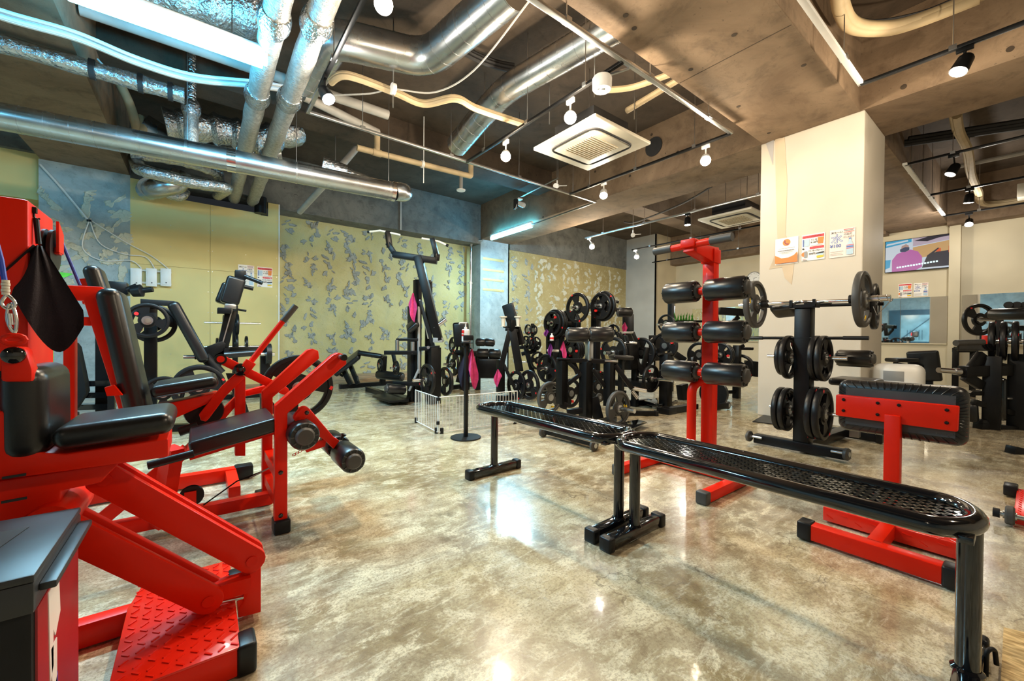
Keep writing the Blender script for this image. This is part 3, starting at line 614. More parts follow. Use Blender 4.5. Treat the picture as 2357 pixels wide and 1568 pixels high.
cable('black cable tray bundle in the dark right bay', sag(W(2085, 325, z=3.9), W(2380, 280, z=3.9), .0), .03, 'dark', 6, strands=5, spread=.06, name='cable_bundle')
cable('thin cable crossing behind the lagged pipes', spline([W(225, 135, y=5.6), W(250, 160, y=5.6), W(300, 200, y=6.2), W(400, 225, y=6.4), W(430, 250, y=6.4)]), .008)
single('junction_box', 'offwhite', 'beige box at the right picture edge under the ceiling', 'box', box(W(2362, 440, z=3.7), (.3, .2, .25)), bevel=.01)
# steel conduit against the right wall pier
t = Thing('wall_conduit', 'shiny vertical steel conduit beside the right wall pier', 'pipe', (5.62, 9.25, 0)); p = W(1083, 700, y=9.1); t.add('run', 'chrome', cyl((p.x, 9.1, 0), (p.x, 9.1, 3.35), .035, 14)); t.add('bend', 'steel', tube(rounded([(p.x, 9.1, 3.35), (p.x, 9.05, 3.46), (p.x+.2, 8.85, 3.5)], .08), .035, 12))
for z in (.8, 1.6, 2.4): t.add('clip', 'steel', box((p.x, 9.13, z), (.1, .06, .03)))
# ================================================================ weight plates (shared meshes)
def plate_mesh(R, T, holes=3, bore=.027, hub=.30, h0=.42, h1=.78, rim=.86):
    """three-grip plate lying across local Y: hub and rim thicker than the web, grips cut through"""
    radii = [bore, hub*R*.8, hub*R, hub*R+.004, h0*R, h1*R, rim*R-.004, rim*R, R-.012, R-.003, R]
    th = [T, T, T, T*.5, T*.5, T*.5, T*.5, T, T, T*.8, T*.55]
    n = 48; bm = bmesh.new(); ring = []
    for r in radii: ring.append([bm.verts.new((r*math.cos(6.28318*i/n), 0, r*math.sin(6.28318*i/n))) for i in range(n)])
    for k in range(len(radii)-1):
        for i in range(n):
            if k == 4 and holes and (i % (n//holes)) < n//holes*0.62: continue
            j = (i+1) % n; bm.faces.new((ring[k][i], ring[k][j], ring[k+1][j], ring[k+1][i]))
    top = {}
    for k, rr in enumerate(ring):
        for v in rr: top[v] = th[k]
    res = bmesh.ops.extrude_face_region(bm, geom=list(bm.faces)); newv = [e for e in res['geom'] if isinstance(e, bmesh.types.BMVert)]
    for v in newv:
        r = math.hypot(v.co.x, v.co.z); k = min(range(len(radii)), key=lambda q: abs(radii[q]-r)); v.co.y = th[k]/2
    ns = set(newv)
    for v in bm.verts:
        if v not in ns: v.co.y = -top[v]/2
    bmesh.ops.recalc_face_normals(bm, faces=bm.faces)
    me = bpy.data.meshes.new('disc'); bm.to_mesh(me); bm.free(); me.shade_smooth(); me.set_sharp_from_angle(angle=.6); return me
def raw(geoms, m):
    o = obj('raw', geoms, m, None); me = o.data; bpy.data.objects.remove(o); return me
PK = {}
for k, R, T, m in (('20g', .225, .05, 'greyrubber'), ('20', .225, .05, 'rubber'), ('15', .195, .045, 'rubber'), ('15g', .195, .05, 'greyrubber'), ('10', .165, .04, 'rubber'), ('5', .125, .035, 'rubber'), ('2', .095, .028, 'rubber')):
    d = plate_mesh(R, T); d.materials.append(MATS[m])
    hubm = raw([lathe((0, -T*.53, 0), (0, 1, 0), [(0, .027), (0, .042), (T*1.06, .042), (T*1.06, .027)], 20)], 'steel')
    mk = raw([bar((R*.20, sgn*(T*.25+.0008), -R*.60), (R*.20+.045 if R > .2 else R*.2+.03, sgn*(T*.25+.0008), -R*.60), .003, .02) for sgn in (-1, 1)] if k in ('20g', '15g') else [cyl((R*.30, sgn*T*.25, -R*.52), (R*.30, sgn*(T*.25+.0012), -R*.52), R*.10, 14) for sgn in (-1, 1)], 'yellowmark' if k in ('20g', '15g') else 'redmark')
    if k == '20':
        mk = raw([box((R*.93*math.cos(a), sgn*(T*.5+.0005), R*.93*math.sin(a)), (.02, .002, .026)) for sgn in (-1, 1) for a in (.6, 3.6)], 'redmark')
    PK[k] = (d, hubm, mk, R, T)
def plate(k, c, axis, label, group=None, spin=None):
    d, h, mk, R, T = PK[k]; c = V3(c); o = bpy.data.objects.new('weight_plate', None); COL.objects.link(o); o.empty_display_size = .05
    q = Vector((0, 1, 0)).rotation_difference(V3(axis).normalized()); sp = random.uniform(0, 6.28) if spin is None else spin
    o.rotation_mode = 'QUATERNION'; o.rotation_quaternion = q @ Matrix.Rotation(sp, 3, 'Y').to_quaternion(); o.location = c
    o['label'] = label; o['category'] = 'weight plate'
    if group: o['group'] = group
    for nm, me in (('disc', d), ('steel_hub', h), ('marking', mk)):
        p = bpy.data.objects.new(nm, me); COL.objects.link(p); p.parent = o
        if nm == 'marking': p['kind'] = 'stuff'
    return o
def plates(spec, c, axis, what, first=0.0, gap=.004):
    """a row of plates along a peg; spec like '20,15,10' from the inside outwards"""
    ks = spec.split(','); pos = first; words = ('innermost', 'second', 'third', 'fourth', 'fifth')
    for i, k in enumerate(ks):
        T = PK[k][4]; pos += T/2; pre = '' if len(ks) == 1 else ('outermost ' if i == len(ks)-1 else words[i]+' ')
        plate(k, V3(c)+V3(axis).normalized()*pos, axis, pre+what); pos += T/2+gap
    return pos
def roller(t, p0, p1, r, name='roller_pad', capm='greyrubber', m='vinyl', parent=None):
    """foam roller with sewn end caps"""
    p0, p1 = V3(p0), V3(p1); L = (p1-p0).length; d = (p1-p0).normalized()
    o = t.add(name, m, lathe(p0, d, [(0, r*.55), (0, r*.9), (.012, r), (L-.012, r), (L, r*.9), (L, r*.55)], 28), parent=parent)
    for p, s in ((p0, -1), (p1, 1)):
        t.add('end_cap', capm, lathe(p, d*s, [(-.006, r*.60), (.0, r*.66), (.012, r*.62), (.020, r*.5), (.022, .0)], 24), *[bar(p+d*s*.002+(frame(d)[1]*math.cos(a)+frame(d)[2]*math.sin(a))*r*.66, p+d*s*.002+(frame(d)[1]*math.cos(a)+frame(d)[2]*math.sin(a))*r*.9, .006, .006) for a in [k*math.pi/5 for k in range(10)]], parent=o if parent is None else parent)
    return o
def padbox(c, s, r=.025, rot=None):
    v, f = box((0, 0, 0), s); R = rot or Matrix.Identity(3); return [V3(c)+R @ p for p in v], f
def pad(t, c, s, rot=None, name='seat_pad', m='vinyl', r=None):
    r = r if r is not None else min(s)*.42
    return t.add(name, m, padbox(c, s, r, rot), bevel=r, seg=5, smooth=60)
def slab(t, name, m, p0, p1, width, thick, side, r=None, **k):
    """cushion between two points of its middle line, width along `side`"""
    p0, p1 = V3(p0), V3(p1); d = (p1-p0).normalized(); s = V3(side).normalized(); n = d.cross(s)
    g = bar(p0, p1, width, thick, n); r = r if r is not None else thick*.42
    return t.add(name, m, g, bevel=r, seg=5, smooth=60, **k)
def bolts(t, pts, axis, r=.010, m='black', parent=None):
    for p in pts: t.add('bolt', m, lathe(p, axis, [(0, r), (.003, r*1.0), (.007, r*.6), (.0075, 0)], 12), parent=parent)
def capbar(t, p0, p1, w_, h_, m, name='base_bar', cap=.05, capm='greyrubber', ends=(1, 1)):
    """square tube with rubber end caps"""
    p0, p1 = V3(p0), V3(p1); d = (p1-p0).normalized()
    o = t.add(name, m, bar(p0, p1, w_, h_), bevel=.006)
    for p, s, e in ((p0, -1, ends[0]), (p1, 1, ends[1])):
        if e: t.add('end_cap', capm, bar(p-d*s*.005, p+d*s*cap, w_+.012, h_+.012), bevel=.010, seg=3)
    return o
def wheel(t, c, axis, r, w_=.03):
    o = t.add('wheel', 'greyrubber', lathe(V3(c)-V3(axis).normalized()*w_/2, axis, [(0, r*.5), (0, r*.85), (w_*.2, r), (w_*.8, r), (w_, r*.85), (w_, r*.5)], 22)); t.add('wheel_hub', 'steel', cyl(V3(c)-V3(axis).normalized()*w_*.7, V3(c)+V3(axis).normalized()*w_*.7, r*.42, 16), parent=o); return o
# ================================================================ the two black expanded-metal benches
def mesh_bench(label, cx_, y0, y1, rot, hw=.135, zc=.487, r=.027, legs=(0.0, 0.0)):
    cy_ = (y0+y1)/2; L = (y1-y0)/2; t = Thing('metal_bench', label, 'bench', (0, 0, 0))
    t.base = Vector((0, 0, 0)); R = Matrix.Rotation(rot, 3, 'Z')
    path = []; rr = hw
    for k in range(17): a = math.pi*k/16; path.append((math.cos(a)*rr, L-rr*.72+math.sin(a)*rr*.72, zc))
    for k in range(17): a = math.pi+math.pi*k/16; path.append((math.cos(a)*rr, -L+rr*.72+math.sin(a)*rr*.72, zc))
    t.add('rim_tube', 'gloss', tube(path, r, 16, closed=True))
    # expanded metal: diagonal strands in two directions inside the rim
    def inside(x, y): 
        ax = abs(x)/(hw-.012); ay = max(0, abs(y)-(L-rr*.72))/(rr*.72-.012); return ax*ax+ay*ay < 1 and ax < 1
    g = []; sy, sx = .040, .017
    ny = int(2*L/sy)+2; nx = int(2*hw/sx)+2
    for j in range(-ny, ny):
        for i in range(-nx, nx):
            if (i+j) % 2: continue
            x, y = i*sx/1.0, j*sy/2
            for dx in (sx, -sx):
                a, b2 = (x, y), (x+dx, y+sy/2)
                if inside(*a) and inside(*b2): g.append(bar((a[0], a[1], zc+.006), (b2[0], b2[1], zc+.006), .0055, .006))
    o = t.add('mesh_seat', 'gloss', g, smooth=0); o['kind'] = 'stuff'
    for s, y in ((1, L-legs[0]), (-1, -L+legs[1])):
        t.add('leg', 'gloss', cyl((0, y, .055), (0, y, zc-.01), .0265, 24)); t.add('weld', 'gloss', lathe((0, y, .053), (0, 0, 1), [(0, .036), (.006, .036), (.014, .028)], 24))
        capbar(t, (-.195, y, .032), (.195, y, .032), .056, .056, 'gloss', 'foot_bar', .04, 'rubber')
        t.add('seat_bracket', 'gloss', bar((-hw, y, zc-.018), (hw, y, zc-.018), .03, .02), bevel=.003)
    t.o.location = (cx_, cy_, 0); t.o.rotation_euler = (0, 0, rot); return t
mesh_bench('black expanded-metal bench farther from the viewer, beside the white fence', 1.722, 1.30, 2.49, .025, legs=(.07, .03))
mesh_bench('black expanded-metal bench nearest the viewer, in front of the red roller stand', 1.735, 0.104, 1.272, .012, legs=(.045, .010))
# ================================================================ red roller stand
t = Thing('roller_stand', 'red foot-anchor stand with six black foam rollers', 'exercise machine', (2.95, 1.5, 0))
for y in (1.225, 1.855): capbar(t, (2.43, y, .04), (3.05, y, .04), .06, .065, 'red', 'foot_bar', .05, 'greyrubber')
t.add('cross_bar', 'red', bar((2.93, 1.25, .04), (2.93, 1.83, .04), .07, .06), bevel=.004)
t.add('post', 'red', bar((3.0, 1.49, .06), (3.0, 1.49, 1.66), .08, .085), bevel=.006)
t.add('support_tube', 'red', tube(rounded([(2.87, 1.555, .06), (2.87, 1.555, .655), (2.98, 1.50, .70)], .08, 8), .032, 16))
t.add('top_arm', 'red', prism([(3.04, 1.45, 1.67), (2.70, 1.45, 1.655), (2.68, 1.45, 1.60), (2.96, 1.45, 1.555), (3.04, 1.45, 1.555)], (0, .08, 0)), bevel=.004)
t.add('gusset', 'red', box((3.0, 1.49, 1.60), (.10, .10, .10)), bevel=.004)
t.add('handle_bar', 'red', cyl((2.70, 1.335, 1.648), (2.70, 1.635, 1.643), .024, 18)); bolts(t, [(2.675, 1.45+.08*k, 1.655) for k in (.2, .8)], (-1, 0, 0), .008)
t.add('clamp_plate', 'red', box((2.695, 1.49, 1.655), (.06, .10, .055)), bevel=.004)
for y0, y1 in ((1.205, 1.345), (1.625, 1.765)): t.add('grip', 'greyrubber', cyl((2.70, y0, 1.65-.004*(y0 > 1.4)*1), (2.70, y1, 1.65-.006*(y0 > 1.4)), .028, 18))
for z in (1.338, 1.043, 0.753):
    t.add('axle', 'red', cyl((2.85, 1.30, z), (2.85, 1.64, z), .026, 16), bar((2.86, 1.49, z), (2.97, 1.49, z), .05, .05))
    roller(t, (2.85, 1.178, z), (2.85, 1.436, z), .078); roller(t, (2.85, 1.515, z), (2.85, 1.752, z), .078)
# ================================================================ red torso bench with the pleated pad
t = Thing('torso_bench', 'red standing bench with a wide pleated black pad seen from behind', 'exercise machine', (2.6, .45, 0))
capbar(t, (2.405, .675, .05), (2.405, .225, .05), .07, .075, 'red', 'front_bar', .055, 'rubber')
t.add('spine', 'red', bar((2.42, .447, .055), (2.80, .447, .055), .055, .065), bevel=.004)
o = t.add('tread_step', 'tread', bb(2.70, 2.90, .17, .71, .012, .085), bevel=.004)
g = []
for i in range(14):
    for j in range(5):
        y = .19+i*.038; x = 2.715+j*.042
        if j > 0 or True: g.append(bar((x-.009, y-.009*(1 if (i+j) % 2 else -1), .0855), (x+.009, y+.009*(1 if (i+j) % 2 else -1), .0855), .005, .004))
for i in range(9): y = .2+i*.06; g.append(bar((2.699, y-.014, .03+.03*(i % 2)), (2.699, y+.014, .045+.02*(i % 2)), .006, .004))
t.add('tread_ribs', 'tread', g, parent=o, smooth=0)['kind'] = 'stuff'
t.add('post', 'red', bar((2.79, .447, .06), (2.79, .447, .62), .066, .06), bevel=.005)
o = t.add('pad_plate', 'red', prism([(2.775, .68, .58), (2.775, .225, .575), (2.775, .222, .694), (2.775, .68, .695)], (.04, 0, 0)), bevel=.006)
bolts(t, [(2.7755, y, z) for y in (.645, .505, .425, .26) for z in (.672, .612)], (-1, 0, 0), .008, parent=o)
pc = Vector((2.865, .44, .637)); o = t.add('back_pad', 'vinyl', box(pc, (.10, .49, .285)), bevel=.046, seg=6, smooth=60)
g = []
for k in range(56):                                             # gathered pleats round the back edge of the cover
    a = 2*math.pi*k/56; ca, sa = math.cos(a), math.sin(a); e = 6
    rr = (abs(ca)**e+abs(sa)**e)**(-1/e); y, z = ca*rr*.243, sa*rr*.140; y2, z2 = ca*rr*.205, sa*rr*.105
    g.append(tube([pc+Vector((-.02, y, z)), pc+Vector((-.042, y*.975, z*.96)), pc+Vector((-.0505, (y+y2)/2, (z+z2)/2)), pc+Vector((-.051, y2, z2))], .002, 6))
t.add('pleats', 'vinyl', g, parent=o)['kind'] = 'stuff'
t.add('backing_cloth', 'greyrubber', box(pc+Vector((-.051, 0, 0)), (.003, .41, .20)), parent=o)
# ================================================================ preacher-curl bench with a loaded curl bar
t = Thing('curl_bench', 'black curl bench holding a loaded bar in front of the white column', 'exercise machine', (4.2, 1.27, 0))
t.add('post', 'black', bar((4.23, 1.265, .08), (4.23, 1.265, 1.28), .125, .12), bevel=.006)
t.add('cross_foot', 'black', bar((4.2, 1.64, .055), (4.2, .93, .055), .09, .08), bevel=.005)
t.add('spine', 'black', bar((4.2, 1.265, .06), (5.25, 1.2, .06), .09, .08), bevel=.005); capbar(t, (5.2, .95, .05), (5.2, 1.5, .05), .08, .08, 'black', 'rear_foot', .05, 'rubber')
for y in (1.665, .935): wheel(t, (4.13, y, .075), (.15, 1, 0), .05)
for y in (1.61, .99): t.add('wheel_axle', 'steel', cyl((4.14, y-.05, .075), (4.14, y+.05, .075), .012, 10))
for z, r in ((.84, .016), (.37, .016)): t.add('plate_peg', 'chrome', cyl((4.2, 1.545 if z > .5 else 1.52, z), (4.2, .955, z), r, 16))
t.add('bar_holder', 'black', bar((4.2, 1.36, 1.285), (4.2, 1.16, 1.285), .10, .03), box((4.15, 1.345, 1.31), (.02, .02, .06)), box((4.15, 1.175, 1.31), (.02, .02, .06)))
t.add('grip_bar', 'black', cyl((4.18, 1.72, 1.005), (4.18, .83, 1.01), .013, 12)); t.add('grip', 'rubber', cyl((4.18, 1.72, 1.005), (4.18, 1.58, 1.005), .017, 14), cyl((4.18, .98, 1.01), (4.18, .82, 1.01), .017, 14))
o = t.add('arm_pad', 'vinyl', bar((4.62, 1.66, 1.28), (4.62, 1.44, 1.30), .20, .10, (.5, 0, 1)), bevel=.045, seg=5)
slab(t, 'seat_pad', 'vinyl', (4.72, 1.05, .60), (5.1, 1.05, .60), .34, .07, (0, 1, 0)); t.add('seat_post', 'steel', bar((4.9, 1.05, .08), (4.9, 1.05, .57), .07, .07))
roller(t, (4.62, 1.12, .83), (4.62, .88, .83), .075)
plates('15,10', (4.2, 1.345, .835), (0, 1, 0), 'black plate on the upper left peg of the curl bench', .005); plates('15,15', (4.2, 1.19, .835), (0, -1, 0), 'black plate on the upper right peg of the curl bench', .005)
plates('15,15', (4.2, 1.35, .365), (0, 1, 0), 'black plate on the lower left peg of the curl bench', .005); plates('20,20', (4.2, 1.20, .365), (0, -1, 0), 'big grey plate marked 20 on the lower right peg of the curl bench', .005)
t = Thing('curl_bar', 'chrome curl bar lying across the top of the black curl bench', 'barbell', (4.2, 1.27, 1.3))
t.add('shaft', 'chrome', tube(rounded([(4.2, 1.62, 1.33), (4.2, 1.42, 1.325), (4.23, 1.34, 1.325), (4.17, 1.26, 1.325), (4.23, 1.18, 1.32), (4.2, 1.1, 1.32), (4.2, .9, 1.315)], .03), .0145, 14))
for y0, y1 in ((1.60, 1.80), (.90, .70)):
    t.add('sleeve', 'chrome', cyl((4.2, y0, 1.325), (4.2, y1, 1.32), .024, 20)); t.add('collar', 'matte', cyl((4.2, y0-.05*(1 if y0 > 1 else -1), 1.325), (4.2, y0, 1.325), .036, 18))
t.add('spring_clip', 'chrome', tube([(4.2+.027*math.cos(a), .79-.004*k, 1.32+.027*math.sin(a)) for k, a in [(k, k*.5) for k in range(26)]]+[(4.2, .74, 1.24), (4.17, .77, 1.19), (4.2, .80, 1.26)], .003, 6))
plate('20g', (4.2, 1.655, 1.325), (0, -1, 0), 'grey plate with a yellow mark on the left end of the curl bar', spin=0.3); plate('20g', (4.2, .865, 1.32), (0, -1, 0), 'dark grey plate with a yellow mark on the right end of the curl bar', spin=2.2)
plate('15', (4.55, .86, 1.28), (.1, -1, 0), 'black plate leaning behind the right end of the curl bar'); 
t = Thing('rear_bar', 'dark bar with plates held behind the curl bar', 'barbell', (4.5, 1.3, 1.3)); t.add('shaft', 'black', cyl((4.55, 1.9, 1.33), (4.55, .8, 1.30), .015, 12)); t.add('grip_sleeve', 'rubber', cyl((4.55, 1.36, 1.335), (4.55, 1.16, 1.33), .03, 14))
# ================================================================ hand sanitizer on a floor stand
p = W(1072, 1008, z=0); t = Thing('dispenser_stand', 'thin black floor stand with a round base beside the white fence', 'stand', p)
t.add('base', 'matte', lathe(p, (0, 0, 1), [(0, 0), (0, .148), (.008, .15), (.012, .148), (.014, .02), (.014, 0)], 40))
t.add('pole', 'matte', bar(p+Vector((0, 0, .01)), p+Vector((0, 0, .96)), .034, .034), bevel=.003)
up_ = Vector((-p.y, p.x, 0)).normalized()*-1; fwd = Vector((p.x, p.y, 0)).normalized()
t.add('tray', 'matte', bar(p+Vector((0, 0, .935))-up_*.055-fwd*.02, p+Vector((0, 0, .935))+up_*.06-fwd*.02, .09, .008), bevel=.002)
t.add('front_guard', 'matte', bar(p+Vector((0, 0, .985))-up_*.03-fwd*.062, p+Vector((0, 0, .985))+up_*.065-fwd*.062, .004, .05), bevel=.001); t.add('side_plate', 'matte', bar(p+Vector((0, 0, .94))+up_*.066-fwd*.06, p+Vector((0, 0, .94))+up_*.066+fwd*.03, .006, .12)); t.add('hook_bar', 'matte', cyl(p+Vector((0, 0, .90))-up_*.05, p+Vector((0, 0, .88))+up_*.05, .006, 8))
q = p+Vector((0, 0, .9395))-fwd*.02-up_*.008; t = Thing('sanitizer_bottle', 'white pump bottle of hand sanitizer on the black stand', 'bottle', q)
t.add('bottle', 'white', padbox(q+Vector((0, 0, .065)), (.075, .055, .13), 0, Matrix.Rotation(math.atan2(up_.y, up_.x), 3, 'Z')), bevel=.015, seg=4)
t.add('label_print', 'redmark', bar(q+Vector((0, 0, .105))-up_*.0375-fwd*.0282, q+Vector((0, 0, .105))-up_*.015-fwd*.0282, .0015, .03), bar(q+Vector((0, 0, .07))-up_*.0375-fwd*.0282, q+Vector((0, 0, .07))-up_*.018-fwd*.0282, .0015, .018)); t.add('label_print', 'greyplastic', bar(q+Vector((0, 0, .02))-up_*.02-fwd*.0282, q+Vector((0, 0, .02))+up_*.03-fwd*.0282, .0015, .012))
t.add('pump', 'white', cyl(q+Vector((0, 0, .125)), q+Vector((0, 0, .15)), .014, 14), cyl(q+Vector((0, 0, .15)), q+Vector((0, 0, .19)), .006, 10)); t.add('nozzle', 'white', bar(q+Vector((0, 0, .192))+up_*.015, q+Vector((0, 0, .192))-up_*.06, .016, .012), bar(q+Vector((0, 0, .192))-up_*.058, q+Vector((0, 0, .175))-up_*.062, .012, .012), bevel=.003)
# towels
def towel(label, top, width, length, side, m, fold=.5, seed=1, group=None, tip=None):
    """a cloth hung from one point: it narrows at the hook and fans into folds"""
    rd = random.Random(seed); top = V3(top); s = V3(side).normalized(); n = s.cross(Vector((0, 0, 1))); v = []; f = []; R_, C_ = 14, 22; ph = rd.uniform(0, 6)
    for i in range(R_+1):
        k = i/R_; wd = width*(.10+.90*min(1, k*1.25))
        for j in range(C_+1):
            q = j/C_-.5; hang = length*k*(.72+.28*math.cos((q-.22*math.sin(ph))*5.2)) ; z = math.sin(q*9+ph+k*1.2)*.022*(.3+k)+math.cos(q*17+ph)*.01
            v.append(top+s*(q*wd)+n*z-Vector((0, 0, hang)))
    N = C_+1
    for i in range(R_):
        for j in range(C_): f.append((i*N+j, i*N+j+1, (i+1)*N+j+1, (i+1)*N+j))
    k0 = len(v); v += [p+n*.007 for p in v[:]]; f += [tuple(k0+i for i in reversed(q)) for q in f[:]]
    def rimq(a, b2): f.append((a, b2, b2+k0, a+k0))
    for i in range(R_): rimq(i*N, (i+1)*N); rimq((i+1)*N+C_, i*N+C_)
    for j in range(C_): rimq(j+1, j); rimq(R_*N+j, R_*N+j+1)
    return single('hand_towel', m, label, 'towel', (v, f), group=group, smooth=80)
towel('bright pink hand towel hanging from the sanitizer stand', p+Vector((0, 0, .875))+up_*.055-fwd*.0, .13, .40, up_, 'pink', seed=3); towel('dark navy hand towel hanging behind the sanitizer stand', p+Vector((0, 0, .87))+fwd*.05, .16, .42, up_, 'navy', seed=5)
# ================================================================ white wire pet fence
A, B, C = W(955, 972, z=0), W(1008, 1000, z=0), W(1192, 975, z=0); HF = .375
for (p0, p1, n, lb) in ((A, B, 13, 'narrow left panel of the low white wire fence'), (B, C, 25, 'wide right panel of the low white wire fence')):
    t = Thing('wire_fence', lb, 'fence', (p0+p1)/2); d = (p1-p0).normalized(); p0 = p0+d*.012; p1 = p1-d*.012
    for z in (.02, HF): t.add('rail', 'white', cyl(p0+Vector((0, 0, z)), p1+Vector((0, 0, z)), .0055, 8))
    for k in range(n+1): q = p0.lerp(p1, k/n); t.add('wire', 'white', cyl(q+Vector((0, 0, .02)), q+Vector((0, 0, HF)), .0055 if k in (0, n) else .0034, 6))
    for k in (0, 1):
        q = (p0+d*.03) if k == 0 else (p1-d*.03); t.add('foot_clip', 'matte', box(q+Vector((0, 0, .03)), (.03, .03, .06), math.atan2(d.y, d.x)), bevel=.004)
for z in (HF-.015, .115): single('fence_joint', 'matte', ('upper' if z > .2 else 'lower')+' black plastic joint at the fence corner', 'joint', box(B+Vector((0, 0, z)), (.026, .026, .035), .4), bevel=.003)
def Pn(pts, y): return [W(a, b2, y=y) for a, b2 in pts]
def flat(pts, y, th): return prism(Pn(pts, y), (0, th, 0))
def link(p0, p1, w_, th, n=8):
    """flat link with rounded ends in an X-Z plane, thickness along +Y"""
    p0, p1 = V3(p0), V3(p1); d = (p1-p0).normalized(); s = d.cross(Vector((0, 1, 0))); poly = []
    for k in range(n+1): a = -math.pi/2+math.pi*k/n; poly.append(p1+d*(math.cos(a)*w_/2)+s*(math.sin(a)*w_/2))
    for k in range(n+1): a = math.pi/2+math.pi*k/n; poly.append(p0+d*(math.cos(a)*w_/2)+s*(math.sin(a)*w_/2))
    return prism(poly, (0, th, 0))
Yd = Vector((0, 1, 0))
# ================================================================ nearest red machine: seat, tower, parallel links and tread platform
t = Thing('leg_press', 'nearest red machine with a black seat and a red tread platform', 'exercise machine', (-.25, 1.65, 0))
t.add('tower', 'red', bb(-.70, -.362, 1.655, 1.89, .02, 1.357), bevel=.008)
t.add('tower_window', 'matte', bb(-.47, -.378, 1.646, 1.656, .77, .90))
pulley = t.add('pulley', 'rubber', lathe((-.352, 1.80, 1.245), (1, 0, 0), [(-.012, 0), (-.012, .062), (-.004, .062), (0, .052), (.004, .062), (.012, .062), (.012, 0)], 30))
t.add('pulley_fork', 'red', bar((-.362, 1.80, 1.245), (-.33, 1.80, 1.245), .03, .02), prism([(-.335, 1.775, 1.33), (-.335, 1.83, 1.30), (-.335, 1.83, 1.24), (-.335, 1.775, 1.24)], (.006, 0, 0)), parent=pulley)
t.add('cord', 'bluecord', tube(Pn(((131, 530), (160, 600), (184, 657)), 1.86), .0042, 8)); t.add('cord', 'bluecord', tube(Pn(((-8, 560), (3, 600), (10, 645)), 1.50), .005, 8))
cb = t.add('cord_ferrule', 'offwhite', *[cyl(W(13, 645+k*7, y=1.5), W(13, 651+k*7, y=1.5), .0075 if k % 2 else .0065, 12) for k in range(5)])
ring = [W(a, b2, y=1.5) for a, b2 in ((15, 678), (6, 690), (4, 700), (12, 709), (22, 711), (33, 706), (34, 697), (26, 686))]
t.add('thimble', 'chrome', tube(spline(ring+[ring[0]], 4)[:-1], .0035, 8, closed=True)); 
ring = [W(a, b2, y=1.5) for a, b2 in ((20, 702), (16, 730), (22, 752), (34, 765), (38, 740), (32, 712), (26, 700))]
t.add('carabiner', 'chrome', tube(spline(ring+[ring[0]], 4)[:-1], .0035, 8, closed=True), cyl(W(21, 722, y=1.495), W(24, 748, y=1.495), .0055, 10))
t.add('eye_ring', 'red', tube([W(32, 782, y=1.52)+Vector((math.cos(a)*.018, 0, math.sin(a)*.011)) for a in [k*.52 for k in range(12)]], .006, 8, closed=True)); t.add('swing_lug', 'red', flat(((0, 815), (20, 798), (58, 800), (75, 850), (75, 880), (0, 880)), 1.53, .05), bevel=.008); t.add('cap_bolt', 'gloss', lathe(W(31, 818, y=1.53), (0, -1, 0), [(0, .021), (.006, .020), (.012, .012), (.013, 0)], 20))
t.add('towel_hook', 'black', box(W(76, 484, y=1.69), (.014, .014, .016)), tube(spline(Pn(((78, 488), (79, 500), (86, 505), (92, 503)), 1.69), 4), .0025, 6), cyl(W(83, 503, y=1.69), W(89, 562, y=1.69), .006, 8))
slab(t, 'back_pad', 'vinyl', W(105, 1035, y=1.68)-Vector((.012, 0, 0)), W(102, 838, y=1.68)-Vector((.012, 0, 0)), .28, .085, (0, 1, 0), r=.038)
slab(t, 'seat_pad', 'vinyl', (-.30, 1.66, .725), (-.058, 1.66, .742), .27, .062, (0, 1, 0), r=.028)
t.add('seat_beam', 'red', flat(((-60, 948), (55, 945), (63, 1040), (150, 1046), (388, 1010), (388, 1053), (60, 1098), (-60, 1112)), 1.55, .2), bevel=.006)
t.add('lower_beam', 'red', flat(((-60, 1118), (60, 1098), (275, 1066), (232, 1112), (142, 1130), (130, 1190), (-60, 1215)), 1.60, .12), bevel=.005); t.add('slot', 'dark', bar(W(5, 1101, y=1.548), W(60, 1092, y=1.548), .004, .006)); t.add('slot', 'dark', bar(W(3, 1157, y=1.548), W(62, 1146, y=1.548), .004, .006)); t.add('pivot_housing', 'red', cyl((-.31, 1.56, .50), (-.31, 1.80, .50), .05, 24)); t.add('frame_plate', 'red', flat(((-60, 1095), (142, 1085), (142, 1190), (100, 1250), (-60, 1250)), 1.63, .08))
P1, P2, P3, P4 = W(240, 1105, y=1.645), W(580, 1292, y=1.645), W(70, 1185, y=1.61), W(480, 1385, y=1.61)
for nm, a_, b2, yy in (('upper_link', P1, P2, 1.645), ('lower_link', P3, P4, 1.61)):
    for k in (0, 1): t.add(nm, 'red', link(a_+Yd*k*.065, b2+Yd*k*.065, .082, .026), bevel=.003)
    for q in (a_, b2): t.add('link_pin', 'red', cyl(q-Yd*.004, q+Yd*.1, .017, 20))
t.add('platform_bracket', 'red', flat(((558, 1300), (601, 1292), (601, 1410), (548, 1424), (548, 1400), (560, 1385)), 1.66, .07), bevel=.004); t.add('bracket_tube', 'red', bar(W(490, 1362, y=1.66), W(575, 1338, y=1.66), .055, .05), cyl(P4+Yd*.03, P4+Yd*.11, .03, 18)); t.add('stop_pin', 'chrome', cyl(W(500, 1388, y=1.66), W(560, 1375, y=1.66), .007, 10))
capbar(t, (-.80, 1.445, .045), (.092, 1.445, .045), .075, .08, 'red', 'base_bar', .045, 'rubber', (0, 1)); t.add('base_bar', 'red', bar((-.80, 1.85, .045), (.09, 1.85, .045), .055, .075), bevel=.004); t.add('rear_cap', 'rubber', box((.11, 1.86, .06), (.045, .07, .07)), bevel=.008); t.add('base_cross', 'red', bar((-.62, 1.40, .05), (-.62, 1.9, .05), .09, .08))
